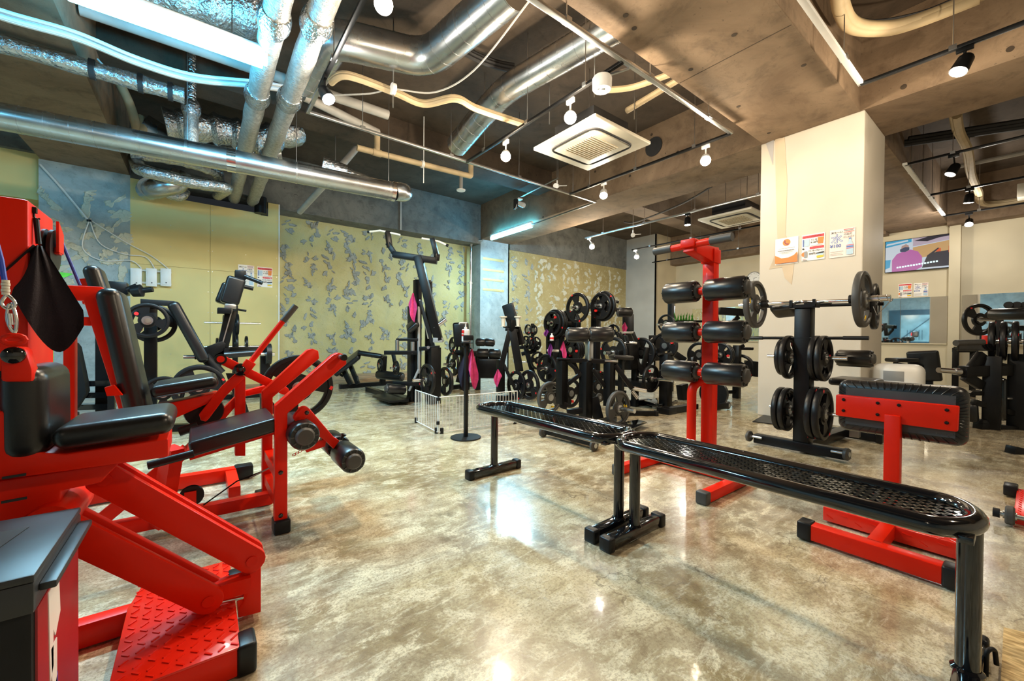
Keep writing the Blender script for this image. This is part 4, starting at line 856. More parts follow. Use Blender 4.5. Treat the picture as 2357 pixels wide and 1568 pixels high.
o = t.add('tread_platform', 'tread', prism([(-.185, 1.41, .078), (.098, 1.41, .078), (.098, 1.985, .078), (-.16, 1.985, .078), (-.188, 1.83, .078)], (0, 0, .012)), bevel=.003)
g = []
for i in range(9):
    for j in range(17):
        x, y = -.165+i*.031, 1.43+j*.033; s = 1 if (i+j) % 2 else -1
        if x < .09 and y < 1.97: g.append(bar((x-.008, y-.008*s, .0912), (x+.008, y+.008*s, .0912), .0045, .0035))
t.add('tread_ribs', 'tread', g, parent=o, smooth=0)['kind'] = 'stuff'
# its black towel
g = []
towel('black towel hanging from a hook on the red tower', W(88, 566, y=1.66), .17, .29, (1, .15, 0), 'maroon', seed=8)
# ================================================================ bin at the lower left corner
t = Thing('waste_bin', 'black bin with a red and white printed side in the lower left corner', 'bin', (-.42, 1.21, 0))
mat('binside', (0.30, 0.006, 0.012), 0.35, vary=0.1); mat('lid', (0.02, 0.022, 0.026), 0.42, vary=0.2, bump=(20, .1, .004)); mat('violet', (.12, .05, .4), .5)
t.add('body', 'matte', bb(-.62, -.226, 1.05, 1.37, .01, .53), bevel=.01)
t.add('rim', 'lid', bb(-.63, -.222, 1.04, 1.385, .52, .575), bevel=.006)
t.add('lid', 'lid', bb(-.63, -.222, 1.04, 1.385, .574, .588), bevel=.004); t.add('lid_slot', 'dark', prism([(-.60, 1.30, .5885), (-.285, 1.30, .5885), (-.31, 1.16, .5885), (-.60, 1.16, .5885)], (0, 0, .0012))); t.add('lid_rail', 'lid', bb(-.222, -.200, 1.06, 1.36, .548, .562), bevel=.003)
o = t.add('print_panel', 'binside', bb(-.2265, -.223, 1.06, 1.36, .01, .52))
for zs in (((1.12, .515), (1.19, .515), (1.20, .44), (1.165, .41), (1.15, .43), (1.15, .36), (1.13, .34)), ((1.135, .40), (1.175, .40), (1.175, .27), (1.15, .25))): t.add('print', 'paper', prism([(-.2232, y, z) for y, z in zs], (.0015, 0, 0)), parent=o)
t.add('print', 'violet', prism([(-.2232, y, z) for y, z in ((1.14, .30), (1.18, .33), (1.18, .22), (1.14, .2))], (.0015, 0, 0)), parent=o)
# ================================================================ second red machine: lying pad with bent arms and rollers
t = Thing('leg_curl', 'red machine with a sloping black pad, bent arms and two roller pads', 'exercise machine', (.2, 2.5, 0))
for y, k in ((2.315, 1.0), (2.745, 0.0)):
    pts = ((632, 1225), (662, 1225), (662, 952), (798, 838), (796, 818), (780, 812), (766, 818), (633, 935)) if k else ((604, 1150), (628, 1150), (628, 915), (735, 826), (733, 808), (720, 803), (708, 806), (604, 902))
    t.add('bent_upright', 'red', flat(pts, y, .055), bevel=.005)
p = W(783, 822, y=2.315); t.add('handle', 'steel', cyl(p+Yd*.02, p-Yd*.06, .013, 14)); t.add('handle_cap', 'rubber', cyl(p-Yd*.055, p-Yd*.08, .0165, 16))
t.add('foot_cap', 'rubber', box((.331, 2.345, .035), (.075, .10, .07)), bevel=.01, seg=3); t.add('foot_cap', 'rubber', box((.30, 2.80, .035), (.075, .12, .07)), bevel=.01, seg=3)
bolts(t, [W(646, 1088, y=2.315), W(646, 1187, y=2.315), W(617, 1110, y=2.745), W(706, 950, y=2.25)], (0, -1, 0), .011, 'gloss')
o = slab(t, 'bench_pad', 'vinyl', (-.035, 2.53, .475), (.315, 2.53, .548), .40, .07, (0, 1, 0), r=.016)
t.add('pad_frame', 'red', bar((-.04, 2.53, .42), (.31, 2.53, .495), .12, .05)); t.add('side_handle', 'rubber', cyl(W(340, 1072, y=2.25), W(446, 1044, y=2.25), .017, 16)); t.add('cross_tube', 'red', bar((.325, 2.34, .30), (.325, 2.77, .30), .05, .05), bar((.325, 2.34, .16), (.325, 2.77, .16), .05, .05))
t.add('base_bar', 'red', bar((-.75, 2.66, .075), (.33, 2.66, .075), .06, .065), bevel=.004); t.add('base_post', 'red', bar((-.15, 2.62, .06), (-.10, 2.55, .45), .06, .07), bar((-.45, 2.66, .05), (-.05, 2.60, .42), .06, .06)); t.add('cable_wheel', 'rubber', lathe(W(441, 1143, y=2.56), (0, 1, 0), [(0, 0), (0, .05), (.012, .045), (.024, .05), (.024, 0)], 24)); t.add('wheel_fork', 'red', flat(((424, 1135), (452, 1130), (452, 1165), (424, 1170)), 2.55, .006)); t.add('cable', 'black', tube(Pn(((468, 1163), (545, 1108), (602, 1086)), 2.54), .0035, 6)); t.add('cable_end', 'steel', cyl(W(575, 1100, y=2.54), W(620, 1078, y=2.54), .005, 8))
A1 = W(702, 1005, y=2.22); roller(t, A1, A1+Yd*.36, .071); t.add('pivot_head', 'red', link(W(702, 948, y=2.30), W(690, 962, y=2.30), .05, .05), bevel=.004)
t.add('lever', 'red', flat(((690, 940), (712, 940), (768, 1006), (782, 1015), (768, 1034), (752, 1018), (700, 980)), 2.36, .06), bevel=.004); t.add('lever_lug', 'red', flat(((700, 1030), (752, 1010), (748, 1028), (706, 1042)), 2.38, .03))
A2 = W(814, 1062, y=2.20); roller(t, A2, A2+Yd*.22, .066); A3 = W(780, 1030, y=2.46); roller(t, A3, A3+Yd*.2, .066)
t.add('roller_axle', 'steel', cyl(A2+Yd*.18, A3+Yd*.02, .013, 12)); t.add('adjust_knob', 'rubber', cyl(W(784, 1012, y=2.36), W(792, 1000, y=2.36), .008, 10), lathe(W(790, 1003, y=2.36), W(795, 993, y=2.36)-W(790, 1003, y=2.36), [(0, .012), (.008, .016), (.012, .01), (.012, 0)], 12)); t.add('chain', 'red', *[tube([W(677+k*7, 1047-k*4, y=2.33)+Vector((math.cos(a)*.008, 0, math.sin(a)*.005)) for a in [j*.63 for j in range(10)]], .0018, 5, closed=True) for k in range(5)])['kind'] = 'stuff'
# ================================================================ third red machine: tall backrest and lever
t = Thing('leg_extension', 'red machine with a tall black backrest and a red lever with black grip', 'exercise machine', (0, 2.95, 0))
t.add('back_frame', 'red', flat(((110, 655), (234, 660), (328, 960), (278, 960), (192, 692), (110, 688)), 2.86, .06), bevel=.005); t.add('cross_rail', 'red', flat(((110, 727), (207, 730), (212, 750), (110, 748)), 2.86, .05), bevel=.004); t.add('rear_post', 'red', flat(((145, 745), (172, 745), (172, 1120), (145, 1120)), 2.88, .06), bevel=.004)
slab(t, 'backrest_pad', 'vinyl', W(343, 985, y=2.92)-Vector((.02, 0, 0)), W(255, 668, y=2.92)-Vector((.0, 0, 0)), .30, .095, (0, 1, 0), r=.042)
slab(t, 'head_pad', 'vinyl', W(250, 720, y=3.55), W(213, 615, y=3.55), .22, .08, (0, 1, 0), r=.036); t.add('head_plate', 'red', flat(((178, 642), (205, 640), (215, 690), (190, 700)), 3.5, .2))
slab(t, 'seat_pad', 'vinyl', (-.20, 2.95, .695), (.085, 2.95, .738), .36, .065, (0, 1, 0), r=.028)
t.add('seat_frame', 'red', flat(((360, 935), (500, 905), (510, 915), (400, 965), (360, 985)), 2.86, .14), bevel=.004); t.add('seat_riser', 'red', flat(((455, 920), (474, 915), (474, 940), (455, 940)), 2.9, .06)); t.add('side_block', 'red', flat(((240, 893), (262, 887), (282, 910), (246, 912)), 2.75, .06))
t.add('front_post', 'red', flat(((541, 870), (565, 868), (565, 1050), (541, 1050)), 2.9, .07), bevel=.004); t.add('brace', 'red', flat(((416, 1040), (462, 1030), (552, 925), (550, 905)), 2.93, .05), bevel=.004); t.add('rear_link', 'red', flat(((565, 900), (640, 880), (645, 896), (565, 913)), 2.98, .05), bevel=.004)
t.add('lever_arm', 'red', link(W(508, 827, y=2.86), W(655, 900, y=2.86), .05, .035), bevel=.004); t.add('rocker', 'red', flat(((545, 858), (566, 868), (520, 912), (482, 963), (474, 971), (462, 968), (458, 955), (468, 942), (510, 890)), 2.84, .03), bevel=.004)
t.add('pivot_cap', 'gloss', lathe(W(554, 851, y=2.835), (0, -1, 0), [(0, .037), (.01, .036), (.022, .02), (.024, 0)], 26)); t.add('lever_bush', 'rubber', lathe(W(508, 827, y=2.855), (0, -1, 0), [(0, .030), (.006, .030), (.006, .022), (.004, .022)], 22)); t.add('bush_pin', 'red', cyl(W(508, 827, y=2.856), W(508, 827, y=2.846), .019, 18))
t.add('handle_socket', 'red', bar(W(558, 858, y=2.84), W(578, 832, y=2.84), .05, .055), bevel=.003); t.add('handle_rod', 'red', cyl(W(570, 842, y=2.86), W(655, 735, y=2.86), .016, 14)); t.add('grip', 'greyrubber', cyl(W(651, 740, y=2.86), W(681, 704, y=2.86), .0185, 16))
t.add('cam_wheel', 'rubber', lathe(W(470, 947, y=2.90), (0, 1, 0), [(0, 0), (0, .09), (.02, .095), (.04, .09), (.04, 0)], 30)); t.add('ankle_tube', 'rubber', cyl(W(412, 995, y=2.8), W(455, 980, y=2.8), .024, 16))
t.add('base_bar', 'red', bar((-.75, 3.36, .05), (.20, 3.36, .05), .07, .08), bevel=.004); t.add('foot_cap', 'rubber', box((.245, 3.37, .05), (.11, .09, .09)), bevel=.012); t.add('tie_bar', 'red', bar((.17, 2.95, .05), (.17, 3.36, .05), .06, .06))
plates('20', W(688, 893, y=3.1), (0, 1, 0), 'black plate loaded on the red machine behind its bent arms', 0); single('plate_peg', 'chrome', 'chrome peg through the plate behind the bent red arms', 'peg', cyl(W(688, 893, y=2.98), W(688, 893, y=3.25), .024, 16)); 
# ================================================================ black machines in front of the yellow boards
t = Thing('chest_row', 'black plate-loaded row machine with sloped pad before the yellow boards', 'exercise machine', (0, 5.3, 0)); yy = 5.3
t.add('label_beam', 'matte', flat(((323, 688), (402, 693), (404, 704), (323, 702)), yy, .08), bevel=.004); slab(t, 'sloped_pad', 'vinyl', W(472, 832, y=yy), W(397, 697, y=yy), .30, .10, (0, 1, 0), r=.04)
t.add('post', 'black', flat(((331, 700), (361, 700), (361, 985), (331, 985)), yy+.05, .1), bevel=.004); t.add('base_bar', 'black', bar(W(340, 992, y=yy)+Vector((0, 0, .02)), W(560, 978, y=yy), .08, .07)); t.add('foot_plate', 'steel', flat(((566, 972), (602, 966), (602, 980), (566, 985)), yy, .01))
t.add('seat_beam', 'black', flat(((445, 810), (512, 785), (520, 792), (514, 822), (448, 828)), yy, .09), bevel=.004); t.add('lower_tube', 'matte', cyl(W(470, 820, y=yy), W(508, 860, y=yy), .05, 16)); t.add('chest_post', 'black', flat(((500, 800), (518, 718), (546, 716), (525, 805)), yy+.02, .1), bevel=.004); t.add('chest_slot', 'steel', bar(W(511, 795, y=yy+.015), W(535, 712, y=yy+.015), .006, .01)); t.add('lower_leg', 'black', flat(((505, 800), (530, 802), (505, 850), (486, 832)), yy, .1)); t.add('front_leg', 'black', flat(((520, 860), (545, 860), (580, 970), (560, 975)), yy+.1, .08))
slab(t, 'chest_pad', 'vinyl', W(527, 700, y=yy), W(545, 640, y=yy), .17, .17, (0, 1, 0), r=.03); slab(t, 'chest_pad', 'vinyl', W(512, 700, y=yy+.22), W(530, 655, y=yy+.22), .17, .15, (0, 1, 0), r=.03)
t.add('pad_clamp', 'steel', box(W(530, 706, y=yy), (.10, .14, .05)), bevel=.006); t.add('clamp_base', 'black', box(W(516, 716, y=yy), (.12, .2, .06)), bevel=.006); t.add('adjust_knob', 'black', cyl(W(545, 712, y=yy), W(567, 716, y=yy), .012, 10)); t.add('handle_head', 'black', box(W(553, 634, y=yy), (.1, .12, .1)), bevel=.008); t.add('handle', 'rubber', cyl(W(563, 636, y=yy-.05), W(604, 652, y=yy-.1), .022, 14)); t.add('handle', 'rubber', cyl(W(562, 660, y=yy+.2), W(583, 665, y=yy+.2), .022, 14))
t.add('rear_beam', 'black', flat(((520, 800), (608, 798), (615, 818), (520, 820)), yy+.25, .1), bevel=.004); t.add('thigh_tube', 'vinyl', cyl(W(516, 818, y=yy), W(590, 812, y=yy), .035, 16)); t.add('rear_leg', 'black', flat(((600, 820), (622, 820), (622, 955), (600, 955)), yy+.25, .1)); t.add('bearing_disc', 'rubber', lathe(W(612, 815, y=yy+.15), (1, 0, 0), [(0, 0), (0, .12), (.05, .12), (.05, 0)], 24)); t.add('end_peg', 'chrome', cyl(W(600, 815, y=yy+.2), W(632, 816, y=yy+.2), .02, 14), cyl(W(422, 822, y=yy), W(448, 822, y=yy), .02, 14))
plates('10', W(340, 738, y=yy-.12), (0, -1, 0), 'black plate with a red dot hanging under the sloped pad beam', 0); plates('15', W(352, 745, y=yy+.22), (0, 1, 0), 'black plate behind the one with the red dot', 0); single('plate_peg', 'chrome', 'chrome peg of the hanging plate with a red dot', 'peg', cyl(W(340, 738, y=yy-.18), W(340, 738, y=yy+.05), .023, 16))
plates('20,20', W(458, 890, y=yy-.1), (0, -1, 0), 'large dark plate low under the sloped pad', 0); single('plate_peg', 'chrome', 'low chrome peg of the large dark plates', 'peg', cyl(W(458, 890, y=yy-.26), W(458, 890, y=yy+.05), .023, 16)); plates('10', W(376, 905, y=yy-.1), (0, -1, 0), 'smaller dark plate half hidden behind the tall red backrest', 0)
# plate tree close to the boards
t = Thing('plate_tree', 'small black plate tree close to the yellow boards', 'rack', W(545, 900, y=7.6)); q = W(541, 800, y=7.6); t.add('post', 'black', bar((q.x, 7.6, .05), (q.x, 7.6, 1.45), .07, .07)); t.add('base', 'black', bar((q.x-.35, 7.6, .04), (q.x+.35, 7.6, .04), .08, .07), bar((q.x, 7.3, .04), (q.x, 7.9, .04), .08, .07))
for z in (W(541, 744, y=7.6).z, W(541, 798, y=7.6).z): t.add('peg', 'chrome', cyl((q.x-.38, 7.6, z), (q.x+.34, 7.6, z), .014, 12))
for px, py, k in ((516, 742, '5'), (546, 745, '10'), (500, 795, '5'), (544, 790, '10'), (567, 790, '5')): plate(k, W(px, py+2, y=7.6), (1, 0, 0), {516: 'small plate left on the upper peg of the plate tree', 546: 'larger plate right on the upper peg of the plate tree', 500: 'small plate left on the lower peg of the plate tree', 544: 'larger plate near the post on the lower peg of the plate tree', 567: 'small plate at the right end of the lower peg of the plate tree'}[px])
# dark tower with two chequered bars behind the nearest machines
t = Thing('cable_tower', 'black machine tower with chequered foot bars behind the tall red backrest', 'exercise machine', W(240, 945, z=0)); yy = 6.4
t.add('tower', 'black', flat(((219, 735), (258, 735), (258, 950), (219, 950)), yy, .3)); 
for py in (878, 905, 932):
    o = t.add('foot_bar', 'gloss', flat(((176, py), (262, py-2), (262, py+10), (176, py+13)), yy-.15, .12)); 
t.add('support', 'matte', flat(((247, 912), (263, 912), (263, 985), (247, 985)), 5.6, .06)); t.add('shroud', 'matte', flat(((170, 790), (178, 800), (195, 880), (198, 905), (172, 945)), yy-.4, .2)); t.add('head_block', 'black', flat(((240, 646), (292, 650), (295, 678), (240, 690)), yy-.2, .2), bevel=.01); t.add('swivel', 'rubber', lathe(W(300, 672, y=yy-.3), (1, -.3, .2), [(0, .02), (.02, .06), (.10, .07), (.12, .03), (.2, .03)], 14), cyl(W(292, 668, y=yy-.3), W(316, 658, y=yy-.3), .03, 10))
# plant leaves peeping out behind the tower
t = Thing('potted_plant', 'green leaves showing beside the red tower', 'plant', (W(118, 640, y=5.0).x, 5.0, 0)); q = W(118, 640, y=5.0); t.add('stem', 'leaf', cyl((q.x, 5.0, .3), q, .012, 8)); t.add('pot', 'matte', lathe((q.x, 5.0, 0), (0, 0, 1), [(0, 0), (0, .12), (.30, .16), (.32, .16), (.32, 0)], 20))
for pts in (((122, 602), (134, 608), (142, 611), (132, 615), (122, 614)), ((122, 630), (140, 627), (160, 629), (168, 631), (155, 637), (140, 640), (122, 640)), ((122, 652), (135, 648), (142, 651), (138, 656), (122, 658))): t.add('leaf', 'leaf', flat(pts, 5.0, .006))
# three white switch boxes on a rail
p = W(345, 640, y=8.88); t = Thing('switch_box_rail', 'grey backing strip of the three white wall boxes', 'rail', p); t.add('strip', 'offwhite', bb(W(302, 640, y=8.88).x, W(395, 640, y=8.88).x, 8.86, 8.898, p.z-.10, p.z-.07), bb(W(302, 640, y=8.88).x, W(395, 640, y=8.88).x, 8.86, 8.898, p.z+.10, p.z+.13))
for k, px in enumerate((314, 349, 382)):
    q = W(px, 639, y=8.84); t = Thing('switch_box', ('left', 'middle', 'right')[k]+' white switch box on the yellow boards', 'switch box', q-Vector((0, 0, .15))); t.add('box', 'white', box((q.x, 8.83, q.z), (.135, .06, .29)), bevel=.006); t.add('cover', 'white', box((q.x, 8.797, q.z), (.10, .008, .24)), bevel=.002); t.add('keyhole', 'ink', box((q.x+.005, 8.791, q.z-.09), (.016, .006, .016)))
def Q(px, py, d): return EYEP + (CF + CR*((px-CX)/FPX) - CU*((py-CY)/FPX))*d
class Mach:
    """machine described by points seen at a distance d from the viewer"""
    def __init__(s, name, label, px, d, cat='exercise machine'):
        b = Q(px, 900, d); b.z = 0; s.d = d; s.t = Thing(name, label, cat, b); s.lab = label
    def p(s, a): return Q(a[0], a[1], a[2] if len(a) > 2 else s.d)
    def bar(s, nm, m, a, b, w_, h_=None, bv=.004): return s.t.add(nm, m, bar(s.p(a), s.p(b), w_, h_ or w_), bevel=bv)
    def cyl(s, nm, m, a, b, r, n=14): return s.t.add(nm, m, cyl(s.p(a), s.p(b), r, n))
    def post(s, nm, m, a, y1, w_, h_=None):
        """upright standing from photo height a[1] down to y1 (None: the floor)"""
        p = s.p(a); q = p.copy(); q.z = 0.0 if y1 is None else s.p((a[0], y1)+tuple(a[2:])).z
        return s.t.add(nm, m, bar(q, p, w_, h_ or w_, (0, 1, 0)), bevel=.004)
    def pad(s, nm, a, b, w_, th, side=(0, 1, 0), m='vinyl'): return slab(s.t, nm, m, s.p(a), s.p(b), w_, th, side)
    def roll(s, a, b, r): return roller(s.t, s.p(a), s.p(b), r)
    def foot(s, a, dx, dy, w_=.08, cap=True):
        p = s.p(a); p.z = w_*.5; return capbar(s.t, p, p+Vector((dx, dy, 0)), w_, w_, 'black', 'base_bar', .04, 'rubber', (1, 1) if cap else (0, 0))
    def peg(s, c, axis, L, r=.024, off=0):
        c = s.p(c) if not isinstance(c, Vector) else c; a = V3(axis).normalized(); return s.t.add('plate_peg', 'chrome', cyl(c+a*off, c+a*L, r, 16))
    def pl(s, spec, c, axis, what, first=0.0): return plates(spec, s.p(c), axis, what, first)
XA, YA = (1, 0, 0), (0, 1, 0); XN, YN_ = (-1, 0, 0), (0, -1, 0)
# ---------------------------------------------------------------- high row machine by the plaster wall
m = Mach('high_row', 'tall black pulldown machine with a forked yoke before the plaster wall', 965, 6.0)
m.bar('mast', 'black', (962, 590), (1010, 785), .10, .12); m.bar('yoke_bar', 'black', (905, 586), (1006, 601), .09, .09); m.bar('yoke_arm', 'black', (912, 590), (893, 560), .07, .07); m.bar('yoke_arm', 'black', (897, 570), (892, 533), .07, .07); m.bar('yoke_arm', 'black', (1004, 600), (1006, 585), .07); m.bar('yoke_arm', 'black', (1006, 590), (995, 549), .07)
m.t.add('handle', 'offwhite', tube([m.p(a) for a in ((850, 534), (875, 531), (893, 535), (921, 541))], .016, 12)); m.t.add('handle', 'offwhite', tube([m.p(a) for a in ((971, 549), (995, 553), (1012, 557), (1029, 565))], .016, 12))
for a, b2 in (((846, 534), (851, 534)), ((1027, 564), (1032, 566))): m.cyl('handle_end', 'rubber', a, b2, .021)
m.post('tower', 'black', (961, 645, 6.15), None, .10); m.post('tower', 'black', (987, 648, 6.2), None, .09, .07); m.bar('tower_top', 'black', (955, 648, 6.15), (992, 650, 6.2), .06, .06); m.post('weight_column', 'matte', (952, 705, 6.2), None, .14); m.bar('guide', 'steel', (966, 690), (986, 780), .02); m.bar('link_rod', 'matte', (966, 692), (998, 800), .03, .05); m.bar('back_rail', 'greyplastic', (964, 706), (964, 860), .035, .03); m.bar('gusset', 'greyplastic', (964, 850), (942, 900), .05, .03); m.bar('rest_bar', 'black', (966, 803), (1012, 800), .06); m.t.add('eye', 'steel', lathe(m.p((986, 800, 5.9)), CF*-1, [(0, .022), (.01, .022), (.01, .010), (.004, .010)], 16)); m.bar('beam_foot', 'greyplastic', (998, 783), (1019, 783), .10, .07)
m.post('front_leg', 'black', (1000, 800), None, .16, .12); m.pad('chest_pad', (938, 760), (962, 740), .26, .09); m.cyl('peg', 'chrome', (1000, 755), (1027, 735), .033); m.cyl('peg_flange', 'steel', (1000, 755), (1003, 752), .05); m.bar('cross_arm', 'black', (912, 782), (965, 782), .035); m.cyl('foot_lever', 'steel', (914, 783), (914, 808), .03); m.cyl('foot_lever', 'steel', (950, 787), (950, 815), .03)
m.bar('seat_rail', 'black', (885, 812), (960, 812), .06); m.roll((890, 894, 5.7), (930, 898, 5.9), .07); 
pl0 = W(858, 926, z=0.02); m.t.add('foot_platform', 'black', prism([W(a, b2, z=.05) for a, b2 in ((857, 915), (886, 908), (945, 915), (941, 925), (896, 928))], (0, 0, .03)), bevel=.004); m.foot((930, 945), 0.0, 1.6, .08); m.bar('platform_bar', 'black', (905, 882), (965, 884), .06)
c = (984, 874, 5.75); m.peg(m.p(c), XN, .22, .024, -.1); m.pl('20', c, XN, 'dark plate on the near peg of the tall pulldown machine', -.02); c = (1022, 878, 6.3); m.pl('20', c, XA, 'dark plate on the far peg of the tall pulldown machine', 0); m.peg(c, XA, .15)
towel('pink hand towel hooked on the tall pulldown machine', Q(951, 675, 5.9), .14, .42, (1, -1, 0), 'pink', seed=12)
# ---------------------------------------------------------------- lying leg-curl bench left of it
m = Mach('curl_bench', 'black lying leg-curl bench in front of the plaster wall', 845, 7.6); m.pad('bench_pad', (773, 857), (829, 814), .36, .09); m.pad('bench_pad', (829, 813), (886, 822), .36, .09); m.bar('frame', 'black', (790, 850), (808, 886), .08); m.bar('frame', 'black', (806, 840), (824, 884), .07); m.foot((786, 884), 1.1, .1); m.bar('stand', 'black', (884, 820), (880, 885), .09); m.bar('handle', 'black', (770, 855), (790, 866), .04); wheel(m.t, m.p((822, 872)), XA, .06); m.roll((870, 862, 7.4), (926, 868, 7.2), .08); m.bar('lever', 'black', (905, 815), (915, 862), .06)
m.pl('5', (877, 842, 7.4), XN, 'small plate left of the pair on the lying leg-curl bench', 0); m.pl('5', (914, 847, 6.9), XN, 'small plate with a red dot right of the pair on the lying leg-curl bench', 0); m.peg((914, 847, 6.9), XN, .12, .02)
# ---------------------------------------------------------------- seated machine behind the sanitizer stand
m = Mach('seated_row', 'black seated machine with grey rollers behind the sanitizer stand', 1070, 7.6); m.pad('back_pad', (1064, 798), (1060, 742), .30, .10, (1, -.8, 0)); m.post('post', 'black', (1070, 790), None, .14); m.foot((1040, 892), .6, .2); m.bar('frame', 'black', (1050, 812), (1120, 815), .10); m.bar('frame', 'black', (1055, 880), (1075, 800), .1); m.roll((1097, 788), (1116, 788), .075); m.roll((1117, 788), (1137, 789), .075); m.roll((1099, 813), (1124, 814), .09); m.roll((1126, 814), (1151, 815), .09); m.cyl('axle', 'black', (1070, 812), (1152, 815), .03); m.t.add('cabinet', 'black', box(m.p((1128, 848)), (.5, .1, .38), -.7), bevel=.06); m.post('stem', 'black', (1100, 812), None, .08)
m.pl('20', (1045, 838), XN, 'large plate left of the sanitizer stand on the seated machine', 0); m.peg((1045, 838), XN, .22); m.pl('10', (1046, 795, 7.8), XN, 'small plate above the large one on the seated machine', 0)
# ---------------------------------------------------------------- incline bench with spool handles
m = Mach('incline_bench', 'black incline bench with grey spool handles beside the white fence', 1185, 6.3); m.pad('back_pad', (1196, 795, 6.42), (1168, 700, 6.42), .20, .06, (.6, -1, 0)); m.post('head_post', 'black', (1178, 737), 762, .11); m.bar('leg_frame', 'black', (1174, 760), (1152, 850), .08); m.bar('leg_frame', 'black', (1180, 760), (1196, 855), .09, .12); m.bar('front_post', 'black', (1152, 828), (1152, 905), .10); m.foot((1150, 905), 1.3, .05); m.bar('strut', 'black', (1160, 840), (1190, 905), .05); m.bar('bracket', 'black', (1163, 758), (1193, 762), .08, .05)
for px in (1158, 1192): m.t.add('spool_handle', 'offwhite', lathe(m.p((px, 752)), (0, 0, 1), [(0, .05), (.01, .05), (.01, .025), (.14, .04), (.14, .06), (.16, .06), (.16, 0)], 16)); m.bar('spool_arm', 'black', (px, 752), (1177, 755), .03)
for c, lb, ax in (((1192, 887), 'dark grip plate nearest the fence on the incline bench', XN), ((1221, 886, 6.1), 'dark grip plate farther right on the incline bench', XN)): m.pl('20', c, ax, lb, 0); m.peg(c, XN, .06)
towel('pink hand towel low behind the white fence', Q(1146, 850, 6.2), .12, .28, (1, -1, 0), 'pink', seed=15)
# plate rack behind it
m = Mach('plate_rack', 'black plate rack with small plates right of the incline bench', 1222, 7.4, 'rack'); m.bar('leg', 'black', (1210, 800), (1228, 865), .09); m.bar('leg', 'black', (1226, 745), (1226, 810), .05); m.bar('beam', 'black', (1195, 800), (1240, 800), .06); m.bar('beam', 'black', (1200, 815), (1235, 808), .07); m.foot((1205, 868), .6, -.2); m.cyl('pin', 'chrome', (1200, 834), (1214, 834), .015)
for k, (px, py, kk) in enumerate(((1217, 759, '2'), (1230, 760, '2'), (1212, 789, '5'), (1224, 789, '5'), (1236, 791, '5'), (1236, 830, '10'))): m.pl(kk, (px, py, 7.3+.05*(k % 2)), XN if k < 5 else YN_, ('left small plate at the top of the plate rack', 'right small plate with a red dot at the top of the plate rack', 'left plate in the row of three on the plate rack', 'middle plate in the row of three on the plate rack', 'right plate in the row of three on the plate rack', 'lowest plate on the plate rack')[k], 0)
# ---------------------------------------------------------------- plate-loaded press with tall black panel
m = Mach('chest_press', 'black press machine with stacked plates and towels before the far plaster wall', 1300, 6.6); m.bar('panel', 'black', (1272, 726, 6.8), (1272, 880, 6.8), .26, .05); m.post('post', 'black', (1290, 765), None, .10); m.bar('arm', 'black', (1275, 745), (1320, 745), .07); m.bar('leg', 'black', (1285, 780), (1270, 860), .08); m.foot((1255, 868), .8, .1); m.cyl('handle', 'offwhite', (1259, 807, 6.3), (1286, 808, 6.3), .02); m.bar('brace', 'black', (1300, 790), (1330, 860), .08)
m.pl('20,20,15', (1283, 745, 6.55), XN, 'black plate in the left upper row of the press machine', -.02); m.peg((1270, 744, 6.4), XN, .08); m.pl('20,20', (1315, 746, 6.7), XN, 'black plate in the right upper row of the press machine', 0)
m.pl('15,15,15', (1327, 805, 6.5), XN, 'black plate in the row behind the grey roller pair', 0); m.pl('20', (1262, 848, 6.3), XN, 'large plate with a red mark at the press machine foot', 0); m.peg((1262, 848, 6.3), XN, .2)
towel('bright pink towel hanging from the press machine', Q(1297, 786, 6.2), .10, .31, (1, -1, 0), 'pink', seed=21); mat('purple', (.22, .03, .28), .95, bump=(220, .5, .004)); towel('purple towel under the small bottle on the press machine', Q(1267, 790, 6.2), .08, .22, (1, -1, 0), 'purple', seed=22); towel('purple towel at the upper left of the press machine', Q(1258, 758, 6.5), .09, .12, (1, -1, 0), 'purple', seed=23)
b_ = Q(1270, 784, 6.15); t = Thing('spray_bottle', 'small white bottle with red label on the press machine', 'bottle', b_); t.add('bottle', 'white', lathe(b_, (0, 0, 1), [(0, 0), (0, .03), (.07, .03), (.085, .012), (.11, .012), (.11, 0)], 14)); t.add('label_band', 'redmark', cyl(b_+Vector((0, 0, .02)), b_+Vector((0, 0, .05)), .0305, 14)); t.add('shelf', 'black', box(b_+Vector((0, 0, -.01)), (.1, .1, .018)))
# ---------------------------------------------------------------- shoulder press with plates held high
m = Mach('shoulder_press', 'black machine holding two plates high behind the grey rollers', 1375, 6.4); m.post('post', 'black', (1372, 690), None, .11); m.bar('cross_bar', 'black', (1345, 708), (1400, 704), .05); m.bar('arm', 'black', (1348, 710), (1372, 692), .05); m.bar('arm', 'black', (1398, 705), (1440, 722), .06); m.cyl('handle', 'rubber', (1405, 692), (1424, 696), .022); m.roll((1422, 719), (1453, 719), .075); m.t.add('joint', 'white', lathe(m.p((1364, 701, 6.2)), CF*-1, [(0, .035), (.02, .03), (.02, 0)], 16)); m.bar('foot', 'black', (1372, 900), (1440, 905), .08); m.bar('side_panel', 'black', (1446, 723, 6.9), (1446, 850, 6.9), .24, .06)
m.pl('20', (1332, 709, 6.1), XN, 'left of the two plates held high over the grey rollers', 0); m.peg((1332, 709, 6.1), XN, .16); m.pl('20,15', (1386, 705, 6.0), XN, 'plate in the right pair held high over the grey rollers', -.05); m.peg((1386, 705, 6.0), XN, .16)
towel('dark pink towel in front of the tall side panel', Q(1438, 742, 6.5), .09, .2, (1, -1, 0), 'pink', seed=31)
